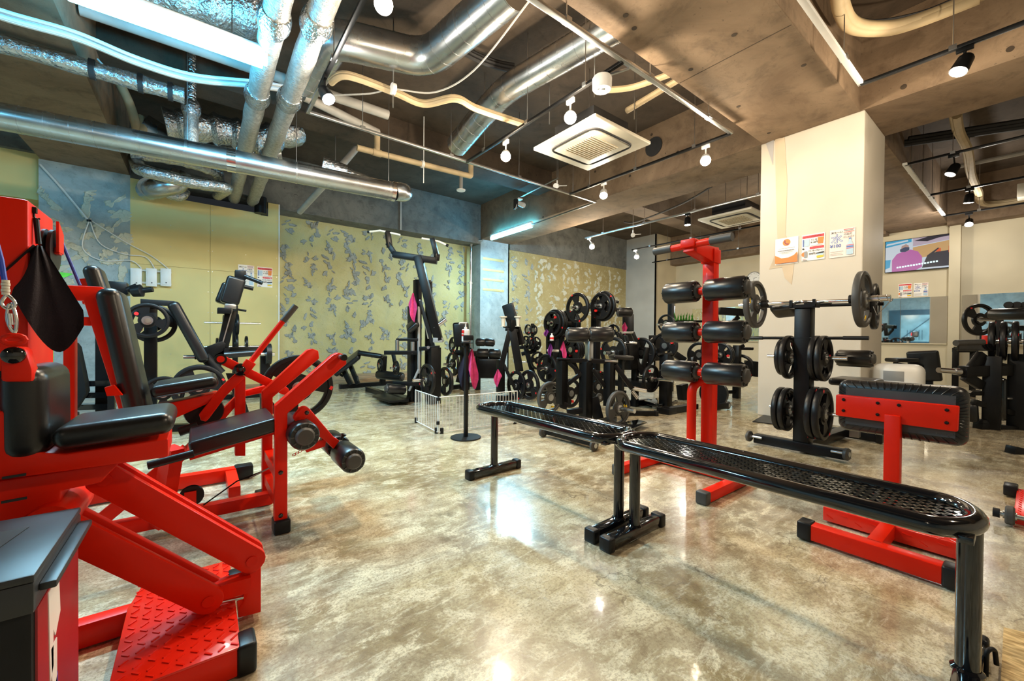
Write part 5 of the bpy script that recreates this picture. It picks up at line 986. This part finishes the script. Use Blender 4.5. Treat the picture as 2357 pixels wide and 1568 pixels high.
# ---------------------------------------------------------------- front: standing machine with three posts and grey rollers
m = Mach('calf_machine', 'black three-post machine with a pair of large grey rollers behind the far bench', 1350, 4.75)
m.roll((1306, 771), (1352, 771), .087); m.roll((1357, 770), (1408, 770), .087); m.cyl('axle', 'chrome', (1340, 771), (1365, 771), .03); m.bar('slide', 'steel', (1356, 785), (1356, 830), .07); m.bar('top_rail', 'black', (1282, 829), (1420, 833), .05, .05); m.bar('top_plate', 'black', (1282, 826), (1310, 827), .11, .02); m.bar('top_plate', 'steel', (1390, 830), (1420, 832), .11, .02)
m.post('post', 'black', (1294, 830), 930, .10); m.post('post', 'black', (1349, 832), None, .115); m.post('post', 'black', (1403, 834), 935, .10); m.bar('brace', 'black', (1308, 835), (1338, 862), .04); m.bar('brace', 'black', (1306, 885), (1338, 860), .045); m.bar('brace', 'black', (1364, 850), (1392, 890), .045); m.bar('brace', 'black', (1415, 840), (1455, 895), .05); m.bar('gusset', 'black', (1365, 915), (1378, 965), .02, .12); m.cyl('storage_peg', 'chrome', (1452, 893), (1487, 900), .024); m.cyl('storage_peg', 'chrome', (1455, 900), (1468, 917), .022); m.bar('lower_arm', 'black', (1300, 925), (1295, 940), .08); m.bar('lower_arm', 'black', (1305, 950), (1340, 944), .07)
b1, b2_ = W(1262, 992, z=.06), W(1372, 1020, z=.06); b1.z = b2_.z = .06; m.t.add('base_bar', 'black', bar(b1, b2_, .08, .06), bevel=.004); wheel(m.t, b1+Vector((-.05, .02, -.01)), YA, .05); wheel(m.t, b2_+Vector((-.05, -.02, -.01)), YA, .05); m.t.add('base_spine', 'black', bar((b1+b2_)/2, (3.8, 3.0, .06), .09, .06), bevel=.004); pp = [W(a, b3, z=.04) for a, b3 in ((1446, 990), (1490, 972), (1490, 977), (1450, 1000))]; m.t.add('chequer_step', 'gloss', prism([W(a, b3, z=.05) for a, b3 in ((1430, 975), (1468, 968), (1490, 974), (1452, 992))], (0, 0, .012)), bevel=.003)
c = (1422, 940, 4.5); m.pl('15g', c, YN_, 'grey plate with a yellow mark on the right peg of the three-post machine', -.02); m.peg(m.p(c), YN_, .22, .025); c = (1266, 915, 5.0); m.pl('15g', c, YA, 'grey plate with a yellow mark on the left peg of the three-post machine', -.02); m.peg(m.p(c), YA, .2, .025); m.pl('15', (1310, 905, 5.4), YN_, 'black plate behind the left post of the three-post machine', 0); m.pl('20', (1371, 890, 5.6), YN_, 'dark plate seen between the posts of the three-post machine', 0)
for p_ in (W(1379, 918, z=.06),): wheel(m.t, Q(1379, 915, 5.3), YA, .055)
# ---------------------------------------------------------------- leg press and row machines in the jumble behind
m = Mach('leg_press_sled', 'black plate-loaded machine with a screen-like pad frame behind the small seat', 1440, 5.9); m.bar('frame', 'black', (1425, 765), (1440, 800), .05); m.bar('frame', 'black', (1456, 765), (1470, 800), .05); m.bar('frame_top', 'steel', (1424, 766), (1458, 766), .05, .03); m.bar('screen', 'matte', (1440, 772), (1444, 790), .16, .03); m.bar('body', 'black', (1445, 795), (1450, 850), .22, .2); m.bar('rail', 'black', (1455, 820), (1480, 860), .08); m.bar('rail', 'steel', (1450, 825), (1476, 848), .04); m.foot((1430, 885), .45, -.15); m.cyl('rod', 'chrome', (1430, 790), (1465, 790), .03); m.bar('rear_bar', 'black', (1480, 850), (1490, 800), .06); m.bar('lever', 'black', (1492, 792), (1505, 780), .05); m.post('rear_post', 'black', (1462, 840), None, .08); wheel(m.t, m.p((1478, 885, 5.8)), XN, .05); m.t.add('base_box', 'black', box(m.p((1465, 882, 5.9)), (.5, .5, .08)))
m.pl('20', (1415, 812, 5.75), XN, 'large dark plate left of the screen-like pad frame', 0); m.peg((1415, 812, 5.75), XN, .22); m.pl('20', (1480, 812, 6.0), XN, 'large dark plate right of the screen-like pad frame', 0); m.pl('5', (1413, 765, 6.3), XN, 'tiny plate beside the grey roller end', 0)
m = Mach('low_seat', 'small black stool seat behind the three-post machine', 1430, 5.2, 'stool'); m.pad('seat_pad', (1406, 822), (1453, 824), .28, .055); m.post('stem', 'black', (1430, 828), None, .06); m.foot((1418, 905), .4, -.3, .06)
m = Mach('back_machine', 'black machine with a square dark panel left of the red roller stand', 1515, 6.6); m.bar('panel', 'matte', (1512, 772), (1512, 830), .28, .12); m.post('post', 'black', (1533, 815, 5.75), None, .13); m.bar('top_bar', 'gloss', (1512, 815, 5.75), (1546, 815, 5.75), .1, .03); m.bar('frame', 'black', (1545, 810), (1575, 830), .1); m.pl('15', (1533, 796, 5.85), XN, 'dark plate with a pale ring left of the red roller stand', 0); c = (1502, 872, 5.7); m.pl('15', c, YA, 'plate seen edge-on left of the red roller stand', 0); m.peg(c, YA, .25, .026, -.02); m.peg(m.p(c), YN_, .3, .022)
m.t.add('chequer_base', 'gloss', prism([W(a, b3, z=.03) for a, b3 in ((1482, 930), (1520, 922), (1560, 930), (1515, 940))], (0, 0, .05)), bevel=.004); m.t.add('base_block', 'black', box(W(1535, 945, z=.04), (.2, .18, .08)), bevel=.006); m.t.add('base_bar', 'black', bar(W(1535, 945, z=.05), W(1600, 935, z=.05), .1, .07)); m.bar('lower_box', 'black', (1570, 885), (1575, 930), .2, .1); m.bar('knee_pad', 'vinyl', (1590, 850), (1596, 812), .15, .12, .04)
m = Mach('pulley_station', 'black machine with plates behind the lower right rollers of the red stand', 1680, 6.8); m.pl('15', (1612, 817, 6.2), XN, 'plate with a red dot left behind the red post', 0); m.pl('15,15', (1663, 817, 6.4), XN, 'plate right behind the red post', 0); m.peg((1663, 817, 6.4), XN, .12, .02); m.pl('20', (1706, 846, 6.9), XN, 'plate low behind the lower right roller of the red stand', 0); m.bar('arm', 'black', (1660, 822), (1712, 795), .05); m.cyl('handle', 'rubber', (1685, 802), (1733, 803), .025); m.post('post', 'black', (1697, 795), None, .1); m.bar('base', 'black', (1625, 938, 5.6), (1672, 933, 5.7), .08); wheel(m.t, m.p((1676, 933, 5.7)), YA, .055); m.t.add('cam_disc', 'rubber', lathe(m.p((1645, 905, 5.9)), XN, [(0, 0), (0, .2), (.06, .2), (.06, 0)], 28)); m.post('rear_post', 'black', (1640, 850), None, .12); m.cyl('foot_peg', 'black', (1668, 903), (1700, 902), .03); m.bar('beam', 'black', (1640, 700), (1650, 760), .08, .1); m.bar('canopy', 'black', (1655, 716), (1715, 720), .1, .12); m.bar('canopy_leg', 'black', (1700, 730), (1665, 755), .06); m.bar('rear_box', 'black', (1725, 848), (1748, 850), .35, .25)
m = Mach('lat_tower', 'black post with a small plate left of the upper red rollers', 1545, 7.6); m.post('post', 'black', (1545, 690), None, .09); m.pl('10', (1535, 745, 7.3), XN, 'small plate on the black post left of the upper rollers', 0); m.peg((1535, 748, 7.3), XN, .3, .018); m.bar('chrome_rail', 'chrome', (1552, 705), (1552, 740), .03); m.bar('shelf', 'black', (1546, 740), (1616, 740), .1, .04)
# planter with upright leaves
q = Q(1577, 739, 7.55); t = Thing('planter', 'long planter with spiky green leaves between the upper rollers', 'plant', q); t.add('box', 'black', bar(Q(1556, 741, 7.55), Q(1598, 741, 7.55), .14, .05))
for k in range(22):
    px = 1557+k*1.85; tp = 718+abs((k*7) % 11)*1.4; b0, b1 = Q(px, 739, 7.55), Q(px+((k*5) % 7-3)*2.0, tp, 7.5); n_ = (b1-b0).cross(CF).normalized()*.012; t.add('leaf', 'leaf', ([b0-n_, b0+n_, b0.lerp(b1, .55)+n_*.9, b1, b0.lerp(b1, .55)-n_*.9, b0+CF*.006, b0.lerp(b1, .55)+CF*.006], [(0, 1, 2, 4), (4, 2, 3), (1, 0, 5), (0, 4, 6, 5), (1, 5, 6, 2), (4, 3, 6), (3, 2, 6)]))
# ---------------------------------------------------------------- right edge: plate-loaded machine
m = Mach('leg_press_right', 'black plate-loaded machine at the right picture edge', 2300, 4.6)
m.roll((2283, 724, 5.4), (2375, 722, 5.0), .075); m.cyl('lever_tube', 'greyrubber', (2200, 790), (2262, 788), .035); m.t.add('red_clamp', 'red', box(m.p((2270, 787, 4.7)), (.05, .07, .15)), bevel=.006); m.bar('lever_plate', 'gloss', (2205, 800), (2290, 800), .03, .08); m.post('post', 'black', (2285, 820), None, .20, .14); m.post('post', 'black', (2345, 815), None, .16); m.bar('beam', 'black', (2215, 855), (2320, 852), .10, .12); m.bar('brace', 'black', (2225, 865), (2262, 815), .06, .1); m.bar('brace', 'black', (2220, 865), (2258, 888), .06, .1); m.cyl('sleeve', 'chrome', (2160, 852), (2208, 856), .03); m.cyl('sleeve_collar', 'steel', (2196, 855), (2208, 856), .04); m.bar('cross_tube', 'black', (2290, 838), (2360, 852), .05); m.cyl('guide_rod', 'chrome', (2285, 917), (2360, 918), .018); m.t.add('axle', 'chrome', cyl(m.p((2250, 735, 5.6)), m.p((2290, 737, 5.5)), .024, 14))
m.cyl('pin', 'chrome', (2232, 902), (2255, 900), .016); m.bar('pin_head', 'black', (2235, 905), (2258, 905), .05); m.bar('shin_pad', 'vinyl', (2238, 930), (2240, 972), .09, .09, .03); m.bar('foot', 'black', (2250, 980), (2360, 992), .10, .08); m.bar('lower_wheel', 'rubber', (2252, 972), (2285, 978), .09, .09, .03); m.bar('front_foot', 'black', (2325, 1035, 3.6), (2375, 1045, 3.6), .08, .07); m.bar('lower_tube', 'black', (2240, 925), (2360, 960), .06)
for px, w_ in ((2303, .1), (2346, .1)): m.bar('column', 'gloss', (px, 870), (px, 968), w_, w_, .03)
m.pl('20', (2258, 736, 5.7), (.8, 1, 0), 'big black plate with a red dot at the right picture edge', 0)
c = m.p((2276, 785, 4.75)); plates('20,20,20,20', c, YN_, 'plate in the edge-on row of four at the right picture edge', .0, .035)
m.t.add('row_peg', 'chrome', cyl(c, c+Vector((0, -.45, 0)), .024, 14))
# dumbbells on a rack behind it
m = Mach('dumbbell_rack', 'dark dumbbell rack behind the machine at the right edge', 2340, 8.2, 'rack'); m.bar('shelf', 'black', (2290, 714), (2420, 712), .25, .04); m.bar('upright', 'black', (2300, 712), (2300, 850), .08)
m.t.add('back_panel', 'black', box(m.p((2345, 740, 8.6)), (.05, 1.2, .6)))
for k, px in enumerate((2322, 2341, 2360)): b_ = Q(px, 703, 8.1); t = Thing('dumbbell', ('left', 'middle', 'right')[k]+' of three black dumbbell heads on the rack at the right edge', 'dumbbell', b_); t.add('head', 'rubber', lathe(b_+Vector((-.14, 0, 0)), (1, 0, 0), [(0, 0), (0, .055), (.012, .066), (.07, .066), (.08, .055), (.08, 0)], 18)); t.add('handle', 'chrome', cyl(b_+Vector((-.08, 0, 0)), b_+Vector((.08, 0, 0)), .016, 10)); t.add('head', 'rubber', lathe(b_+Vector((.06, 0, 0)), (1, 0, 0), [(0, 0), (0, .055), (.012, .066), (.07, .066), (.08, .055), (.08, 0)], 18))
# ---------------------------------------------------------------- adjustable bench and flat bench before the mirror wall
m = Mach('adjustable_bench', 'black adjustable bench with raised back below the mirror', 2125, 8.0, 'bench'); m.pad('back_pad', (2132, 878), (2122, 808), .46, .10, (0, 1, 0)); m.pad('seat_pad', (2050, 829), (2102, 829), .3, .08); m.bar('frame', 'black', (2060, 840), (2120, 848), .1); m.post('leg', 'black', (2065, 840), None, .08); m.post('leg', 'black', (2140, 850), None, .1); m.foot((2060, 890), .5, .0)
m = Mach('bench_frame', 'black square-framed bench right of the adjustable bench', 2205, 7.2, 'bench'); m.bar('rail', 'black', (2198, 806), (2245, 806), .1, .08); m.post('leg', 'black', (2200, 806), None, .08); m.post('leg', 'black', (2240, 806), None, .08); m.bar('plate_top', 'gloss', (2200, 800), (2240, 800), .08, .03)
# ---------------------------------------------------------------- air purifier
b_ = Vector((6.18, .955, 0)); t = Thing('air_purifier', 'white rounded air purifier beside the column', 'air purifier', b_); hh = .73; t.add('body', 'white', box(b_+Vector((0, 0, hh/2)), (.24, .42, hh)), bevel=.08, seg=5); t.add('panel', 'greyplastic', box(b_+Vector((-.1205, .02, hh*.82)), (.004, .17, hh*.15)), bevel=.001); t.add('lamp', 'redmark', box(b_+Vector((-.1205, -.13, hh*.72)), (.004, .014, .014)))
# ---------------------------------------------------------------- small things on the floor at the right
t = Thing('red_step', 'red tread plate with a black wheel at the right picture edge', 'exercise machine', (3.6, .0, 0)); o = t.add('tread', 'tread', bb(3.52, 4.15, -.35, .075, .03, .055), bevel=.003); g = []
for i in range(12):
    for j in range(10): x, y = 3.55+i*.05, .055-j*.04; g.append(bar((x-.01, y-.004, .0565), (x+.01, y+.004, .0565), .005, .004))
t.add('tread_ribs', 'tread', g, parent=o, smooth=0)['kind'] = 'stuff'; t.add('tread_skirt', 'tread', bb(3.515, 3.525, -.35, .075, .005, .055)); t.add('end_cap', 'rubber', bb(4.08, 4.2, .07, .13, .01, .075), bevel=.008); wheel(t, (3.47, .085, .055), YA, .05, .035); t.add('axle', 'steel', cyl((3.47, .02, .055), (3.47, .13, .055), .012, 10)); t.add('knob', 'matte', cyl((3.47, .12, .055), (3.47, .145, .055), .025, 12))
mat('osb', (0.52, 0.33, 0.12), 0.65, vary=0.35, vscale=16, col2=(.80, .60, .30), stretch=(5, 1.2, 1), bump=(40, .3, .004)); single('plywood_sheet', 'osb', 'pale chipboard sheet in the lower right corner', 'board', prism([W(2310, 1452, z=.0), W(2420, 1478, z=.0), W(2440, 1640, z=0), W(2300, 1640, z=0)], (0, 0, .012)))
t = Thing('bent_rod', 'black bent rod standing beside the nearest bench leg', 'rod', (1.87, .08, 0)); t.add('rod', 'matte', tube(rounded([(1.86, .085, .0), (1.86, .085, .075), (1.885, .070, .080), (1.89, .066, .03)], .02), .006, 10))
single('floor_mat', 'rubber', 'thin black rubber mat at the foot of the white column', 'mat', prism([W(a, b3, z=0) for a, b3 in ((1732, 972), (1760, 955), (1800, 963), (1785, 978))], (0, 0, .01)))
# ================================================================ mirrors
for (y0, y1, lb) in ((1.24, 2.75, 'long wall mirror left of the wall pilaster'), (-3.2, 1.03, 'long wall mirror right of the wall pilaster'), (4.9, 7.3, 'wall mirror behind the red roller stand')):
    t = Thing('wall_mirror', lb, 'mirror', (XR-.02, (y0+y1)/2, .92)); n = max(1, round((y1-y0)/1.0))
    for k in range(n): a, b2 = y0+(y1-y0)*k/n, y0+(y1-y0)*(k+1)/n; t.add('pane', 'mirror', bb(XR-.018, XR-.008, a+.003, b2-.003, .93, 1.97), smooth=0)
    t.add('ledge', 'wallcream', bb(XR-.05, XR, y0, y1, .90, .928))
# ================================================================ lettering
def text_geom(s, size, origin, right, up, bold=0.0, align='LEFT', maxw=None):
    cu = bpy.data.curves.new('lettering', 'FONT'); cu.body = s; cu.size = size; cu.align_x = align; cu.resolution_u = 2; cu.offset = bold
    o = bpy.data.objects.new('lettering', cu); COL.objects.link(o); dg = bpy.context.evaluated_depsgraph_get(); me = bpy.data.meshes.new_from_object(o.evaluated_get(dg))
    r, u = V3(right).normalized(), V3(up).normalized(); sx = 1.0
    w_ = max((v.co.x for v in me.vertices), default=1)
    if maxw and w_ > maxw: sx = maxw/w_
    vv = [V3(origin)+r*(v.co.x*sx)+u*v.co.y for v in me.vertices]; ff = [tuple(p.vertices) for p in me.polygons]
    bpy.data.objects.remove(o); bpy.data.curves.remove(cu); bpy.data.meshes.remove(me); return vv, ff
mat('bluetext', (.10, .16, .45), .5); mat('redink', (.72, .05, .07), .5); mat('greyink', (.25, .25, .28), .6); mat('skyprint', (.45, .62, .75), .4); mat('pinkpaper', (.82, .70, .64), .35)
class Sheet:
    """a paper sheet on a wall; u,v run 0..1 across and up"""
    def __init__(s, label, o, right, up, w_, h_, n, paper='paper', cat='poster'):
        s.o, s.r, s.u, s.n, s.w, s.h = V3(o), V3(right).normalized(), V3(up).normalized(), V3(n).normalized(), w_, h_
        s.t = Thing('poster', label, cat, s.o); s.k = 1
        s.sheet = s.t.add('sheet', paper, prism([s.o, s.o+s.r*w_, s.o+s.r*w_+s.u*h_, s.o+s.u*h_], s.n*.002), smooth=0)
    def at(s, u, v): return s.o+s.r*(u*s.w)+s.u*(v*s.h)+s.n*(.0021+.0004*s.k)
    def poly(s, m, pts, nm='print'): s.k += 1; s.t.add(nm, m, prism([s.at(*p) for p in pts], s.n*.0004), parent=s.sheet, smooth=0)
    def rect(s, m, u0, v0, u1, v1): s.poly(m, ((u0, v0), (u1, v0), (u1, v1), (u0, v1)))
    def disc(s, m, u, v, r, n=20): s.poly(m, [(u+r*math.cos(6.283*k/n), v+r*math.sin(6.283*k/n)*s.w/s.h) for k in range(n)])
    def text(s, st, m, u, v, size, bold=0.0, maxw=None): s.k += 1; s.t.add('lettering', m, text_geom(st, size*s.h, s.at(u, v), s.r, s.u, bold*s.h, maxw=maxw*s.w if maxw else None), parent=s.sheet, smooth=0)
def water(sh):
    sh.text('冷た～い', 'ink', .06, .86, .085, .003, .46); sh.text('水', 'bluetext', .06, .54, .34, .012); sh.text('水', 'paper', .06, .54, .34, -.004); sh.text('¥100', 'bluetext', .02, .36, .16, .004, .6)
    sh.rect('redink', .56, .955, .97, .97); [sh.rect('greyink', .58+k*.04, .905, .58+k*.04+.026, .935) for k in range(9)]; sh.rect('redink', .56, .86, .97, .875); sh.text('の販売', 'greyink', .56, .76, .09, .001, .32); sh.text('はじめます', 'greyink', .55, .66, .085, .001, .42)
    sh.poly('skyprint', ((.68, .06), (.94, .06), (.94, .40), (.86, .55), (.86, .60), (.77, .60), (.77, .55), (.68, .40))); sh.rect('bluetext', .765, .60, .865, .64); sh.rect('redink', .68, .38, .94, .40); sh.rect('bluetext', .68, .31, .94, .36); sh.rect('redink', .68, .27, .94, .29)
    sh.rect('greyink', .04, .20, .56, .21); sh.rect('greyink', .04, .13, .50, .14); sh.rect('greyink', .04, .08, .55, .09)
def amino(sh):
    sh.rect('redink', .03, .86, .97, .96); sh.text('トレーニング中の水分補給に！', 'paper', .06, .885, .065, .001, .86); sh.text('アミノ酸', 'ink', .40, .74, .085, .002, .28); sh.text('R 100円', 'ink', .40, .65, .085, .002, .3); sh.rect('bluetext', .05, .55, .10, .82); sh.rect('skyprint', .11, .55, .35, .82); sh.poly('orange', ((.72, .60), (.93, .60), (.97, .84), (.70, .84))); sh.rect('greyink', .42, .55, .92, .56)
    sh.rect('redink', .36, .43, .97, .52); sh.text('トレーニング後に', 'paper', .40, .45, .06, .001, .55); sh.text('アミノ酸＋プロテイン', 'ink', .30, .33, .075, .002, .66); sh.text('200円', 'ink', .32, .22, .085, .002, .3); sh.disc('orange', .12, .25, .12); sh.rect('greyplastic', .12, .12, .26, .36); sh.poly('yellowmark', ((.68, .06), (.95, .08), (.97, .16), (.66, .14))); sh.poly('ink', ((.64, .22), (.98, .24), (.98, .29), (.64, .26))); sh.rect('skyprint', .68, .15, .95, .22); sh.rect('redink', .05, .055, .2, .065); sh.rect('ink', .05, .015, .26, .03); sh.disc('ink', .08, .46, .045)
mat('maroonink', (.25, .03, .06), .5)
fr = dict(right=(0, -1, 0), up=(0, 0, 1), n=(-1, 0, 0))
def col_sheet(label, px0, px1, py0, py1, paper='paper'):
    a, b2 = W(px0, py1, x=5.794), W(px1, py0, x=5.794); return Sheet(label, (5.794, a.y, a.z), (0, -1, 0), (0, 0, 1), a.y-b2.y, b2.z-a.z, (-1, 0, 0), paper)
sh = col_sheet('laminated orange and white telephone notice on the column', 1784, 1838, 543, 611)
sh.disc('orange', .5, .82, .17); sh.poly('maroonink', ((.40, .90), (.44, .92), (.46, .86), (.45, .82), (.52, .77), (.58, .79), (.60, .75), (.55, .72), (.46, .75), (.40, .82))); sh.rect('greyink', .14, .60, .86, .61); 
for v, u0, u1, h_ in ((.50, .12, .88, .035), (.44, .2, .8, .02), (.39, .3, .7, .015)): 
    n = int((u1-u0)/.045)
    for k in range(n): sh.rect('greyink', u0+k*.045, v, u0+k*.045+.03, v+h_)
sh.poly('orange', ((.02, .04), (.98, .04), (.98, .42), (.84, .30), (.60, .23), (.30, .23), (.02, .36)))
sh = col_sheet('red and white drink price poster on the column', 1845, 1899, 534, 602); amino(sh)
sh = col_sheet('cold water sale poster with a bottle on the column', 1909, 1969, 522, 595, 'pinkpaper'); water(sh)
def wall_sheet(label, px0, px1, py0, py1):
    a, b2 = W(px0, py1, x=XR-.004), W(px1, py0, x=XR-.004); return Sheet(label, (XR-.004, a.y, a.z), (0, -1, 0), (0, 0, 1), a.y-b2.y, b2.z-a.z, (-1, 0, 0))
amino(wall_sheet('red and white drink price poster under the television', 2068, 2099, 652, 685)); water(wall_sheet('cold water sale poster under the television', 2103, 2137, 650, 683))
def bd_sheet(label, px0, px1, py0, py1):
    a, b2 = W(px0, py1, y=YP-.002), W(px1, py0, y=YP-.002); return Sheet(label, (a.x, YP-.002, a.z), (1, 0, 0), (0, 0, 1), b2.x-a.x, b2.z-a.z, (0, -1, 0))
water(bd_sheet('cold water sale poster on the yellow boards', 548, 585, 612, 657)); amino(bd_sheet('red and white drink price poster on the yellow boards', 592, 627, 617, 660))
# ================================================================ television
a, b2 = W(2036, 631, x=XR-.10), W(2208, 537, x=XR-.10); y0, y1, z0, z1 = a.y, b2.y, a.z+.02, W(2036, 557, x=XR-.10).z
t = Thing('television', 'wall television showing a person in a pink shirt', 'television', (XR-.06, (y0+y1)/2, z0)); t.add('case', 'black', bb(XR-.10, XR-.05, y1, y0, z0, z1), bevel=.006); t.add('wall_bracket', 'black', bb(XR-.05, XR, (y0+y1)/2-.15, (y0+y1)/2+.15, z0+.2, z1-.2))
def em(nm, c, s=1.0): return mat(nm, tuple(v*.05 for v in c), .3, emit=(c, s), vary=.02)
em('tvwhite', (.75, .85, .95)); em('tvblue', (.05, .45, .75)); em('tvpink', (.62, .16, .50)); em('tvskin', (.55, .35, .30)); em('tvdark', (.02, .02, .04)); em('tvtan', (.75, .45, .18)); em('tvorange', (.9, .12, .03)); em('tvlilac', (.62, .50, .60)); em('tvnavy', (.03, .06, .15)); em('tvtext', (.7, .95, .95), 2)
scr_ = t.add('screen', 'tvwhite', bb(XR-.103, XR-.100, y1+.012, y0-.012, z0+.012, z1-.012), smooth=0); TW, TH = y0-y1-.024, z1-z0-.024; lay = [0]
def tv(m_, pts): lay[0] += 1; x = XR-.1032-.0002*lay[0]; t.add('picture', m_, prism([(x, y0-.012-u*TW, z0+.012+v*TH) for u, v in pts], (-.0002, 0, 0)), parent=scr_, smooth=0)
tv('tvblue', ((0, .80), (.38, .90), (.38, 1), (0, 1))); tv('tvwhite', ((.01, .86), (.33, .93), (.33, .98), (.02, .92))); tv('tvlilac', ((.40, .75), (1, .85), (1, 1), (.40, 1))); tv('tvdark', ((.42, .92), (.60, 1), (1, 1), (1, .97), (.75, .93), (.6, .86))); tv('tvtan', ((.40, .35), (1, .45), (1, .84), (.40, .72))); tv('tvblue', ((.0, .1), (.07, .15), (.08, .40), (.0, .40)))
tv('tvpink', ((.10, 0), (.10, .38), (.17, .56), (.25, .62), (.37, .66), (.47, .58), (.53, .40), (.53, .08), (.45, .0))); tv('tvskin', ((.22, .62), (.24, .80), (.30, .85), (.34, .80), (.35, .64), (.29, .60))); tv('tvnavy', ((.215, .70), (.22, .62), (.29, .60), (.35, .66), (.35, .74), (.29, .76))); tv('tvdark', ((.53, .05), (.60, .42), (.72, .50), (.98, .52), (.98, .20), (.9, .05))); tv('tvorange', ((.72, .50), (.78, .50), (.78, .60), (.72, .60))); tv('tvorange', ((.88, .45), (.95, .45), (.95, .64), (.88, .64))); tv('tvdark', ((.60, .42), (.74, .62), (.76, .61), (.66, .42)))
for k in range(15): u = .17+k*.039; tv('tvtext', ((u, .10+k*.006), (u+.028, .10+k*.006), (u+.028, .15+k*.006), (u, .15+k*.006)))
# ================================================================ clock
c = W(1735, 641, x=XR-.03); t = Thing('wall_clock', 'round white wall clock half hidden by the column', 'clock', c); t.add('case', 'greyplastic', lathe((XR, c.y, c.z), (-1, 0, 0), [(0, .2), (.03, .2), (.035, .19), (.035, .18), (.028, .178)], 36)); t.add('face', 'white', cyl((XR-.026, c.y, c.z), (XR-.029, c.y, c.z), .178, 36))
for k in range(12): a_ = k*math.pi/6; t.add('numeral', 'ink', text_geom(str(k or 12), .045, (XR-.0298, c.y-math.sin(a_)*.145+.018, c.z+math.cos(a_)*.145-.016), (0, -1, 0), (0, 0, 1)), smooth=0)
for L_, a_, w_ in ((.09, math.radians(75), .012), (.13, math.radians(178), .008)): t.add('hand', 'ink', bar((XR-.031, c.y, c.z), (XR-.031, c.y-math.sin(a_)*L_, c.z+math.cos(a_)*L_), w_, .002, (1, 0, 0)))

# ================================================================ entrance on the left wall, seen only in the mirrors
mat('doorblue', (.02, .09, .14), .4, vary=.1); mat('doorglass', (.35, .55, .62), .1, vary=.2, vscale=2)
dr = struct('door_1', 'doorblue', bb(XL, XL+.05, 2.6, 5.4, 0, 2.7), smooth=0)
struct('door_pane', 'doorglass', bb(XL+.05, XL+.06, 3.6, 4.9, .9, 2.4), parent=dr, smooth=0)
struct('stair_rail', 'doorblue', bar((XL+.075, 3.6, 2.3), (XL+.075, 4.9, 1.0), .03, .16, (1, 0, 0)), parent=dr)
for k in range(6): struct('baluster', 'doorblue', bar((XL+.075, 4.0+k*.12, 1.0), (XL+.075, 4.0+k*.12, 1.55), .02, .02), parent=dr)
for z in (1.35, 1.75): struct('door_notice', 'paper', bb(XL+.052, XL+.056, 2.95, 3.25, z, z+.3), parent=dr, smooth=0)
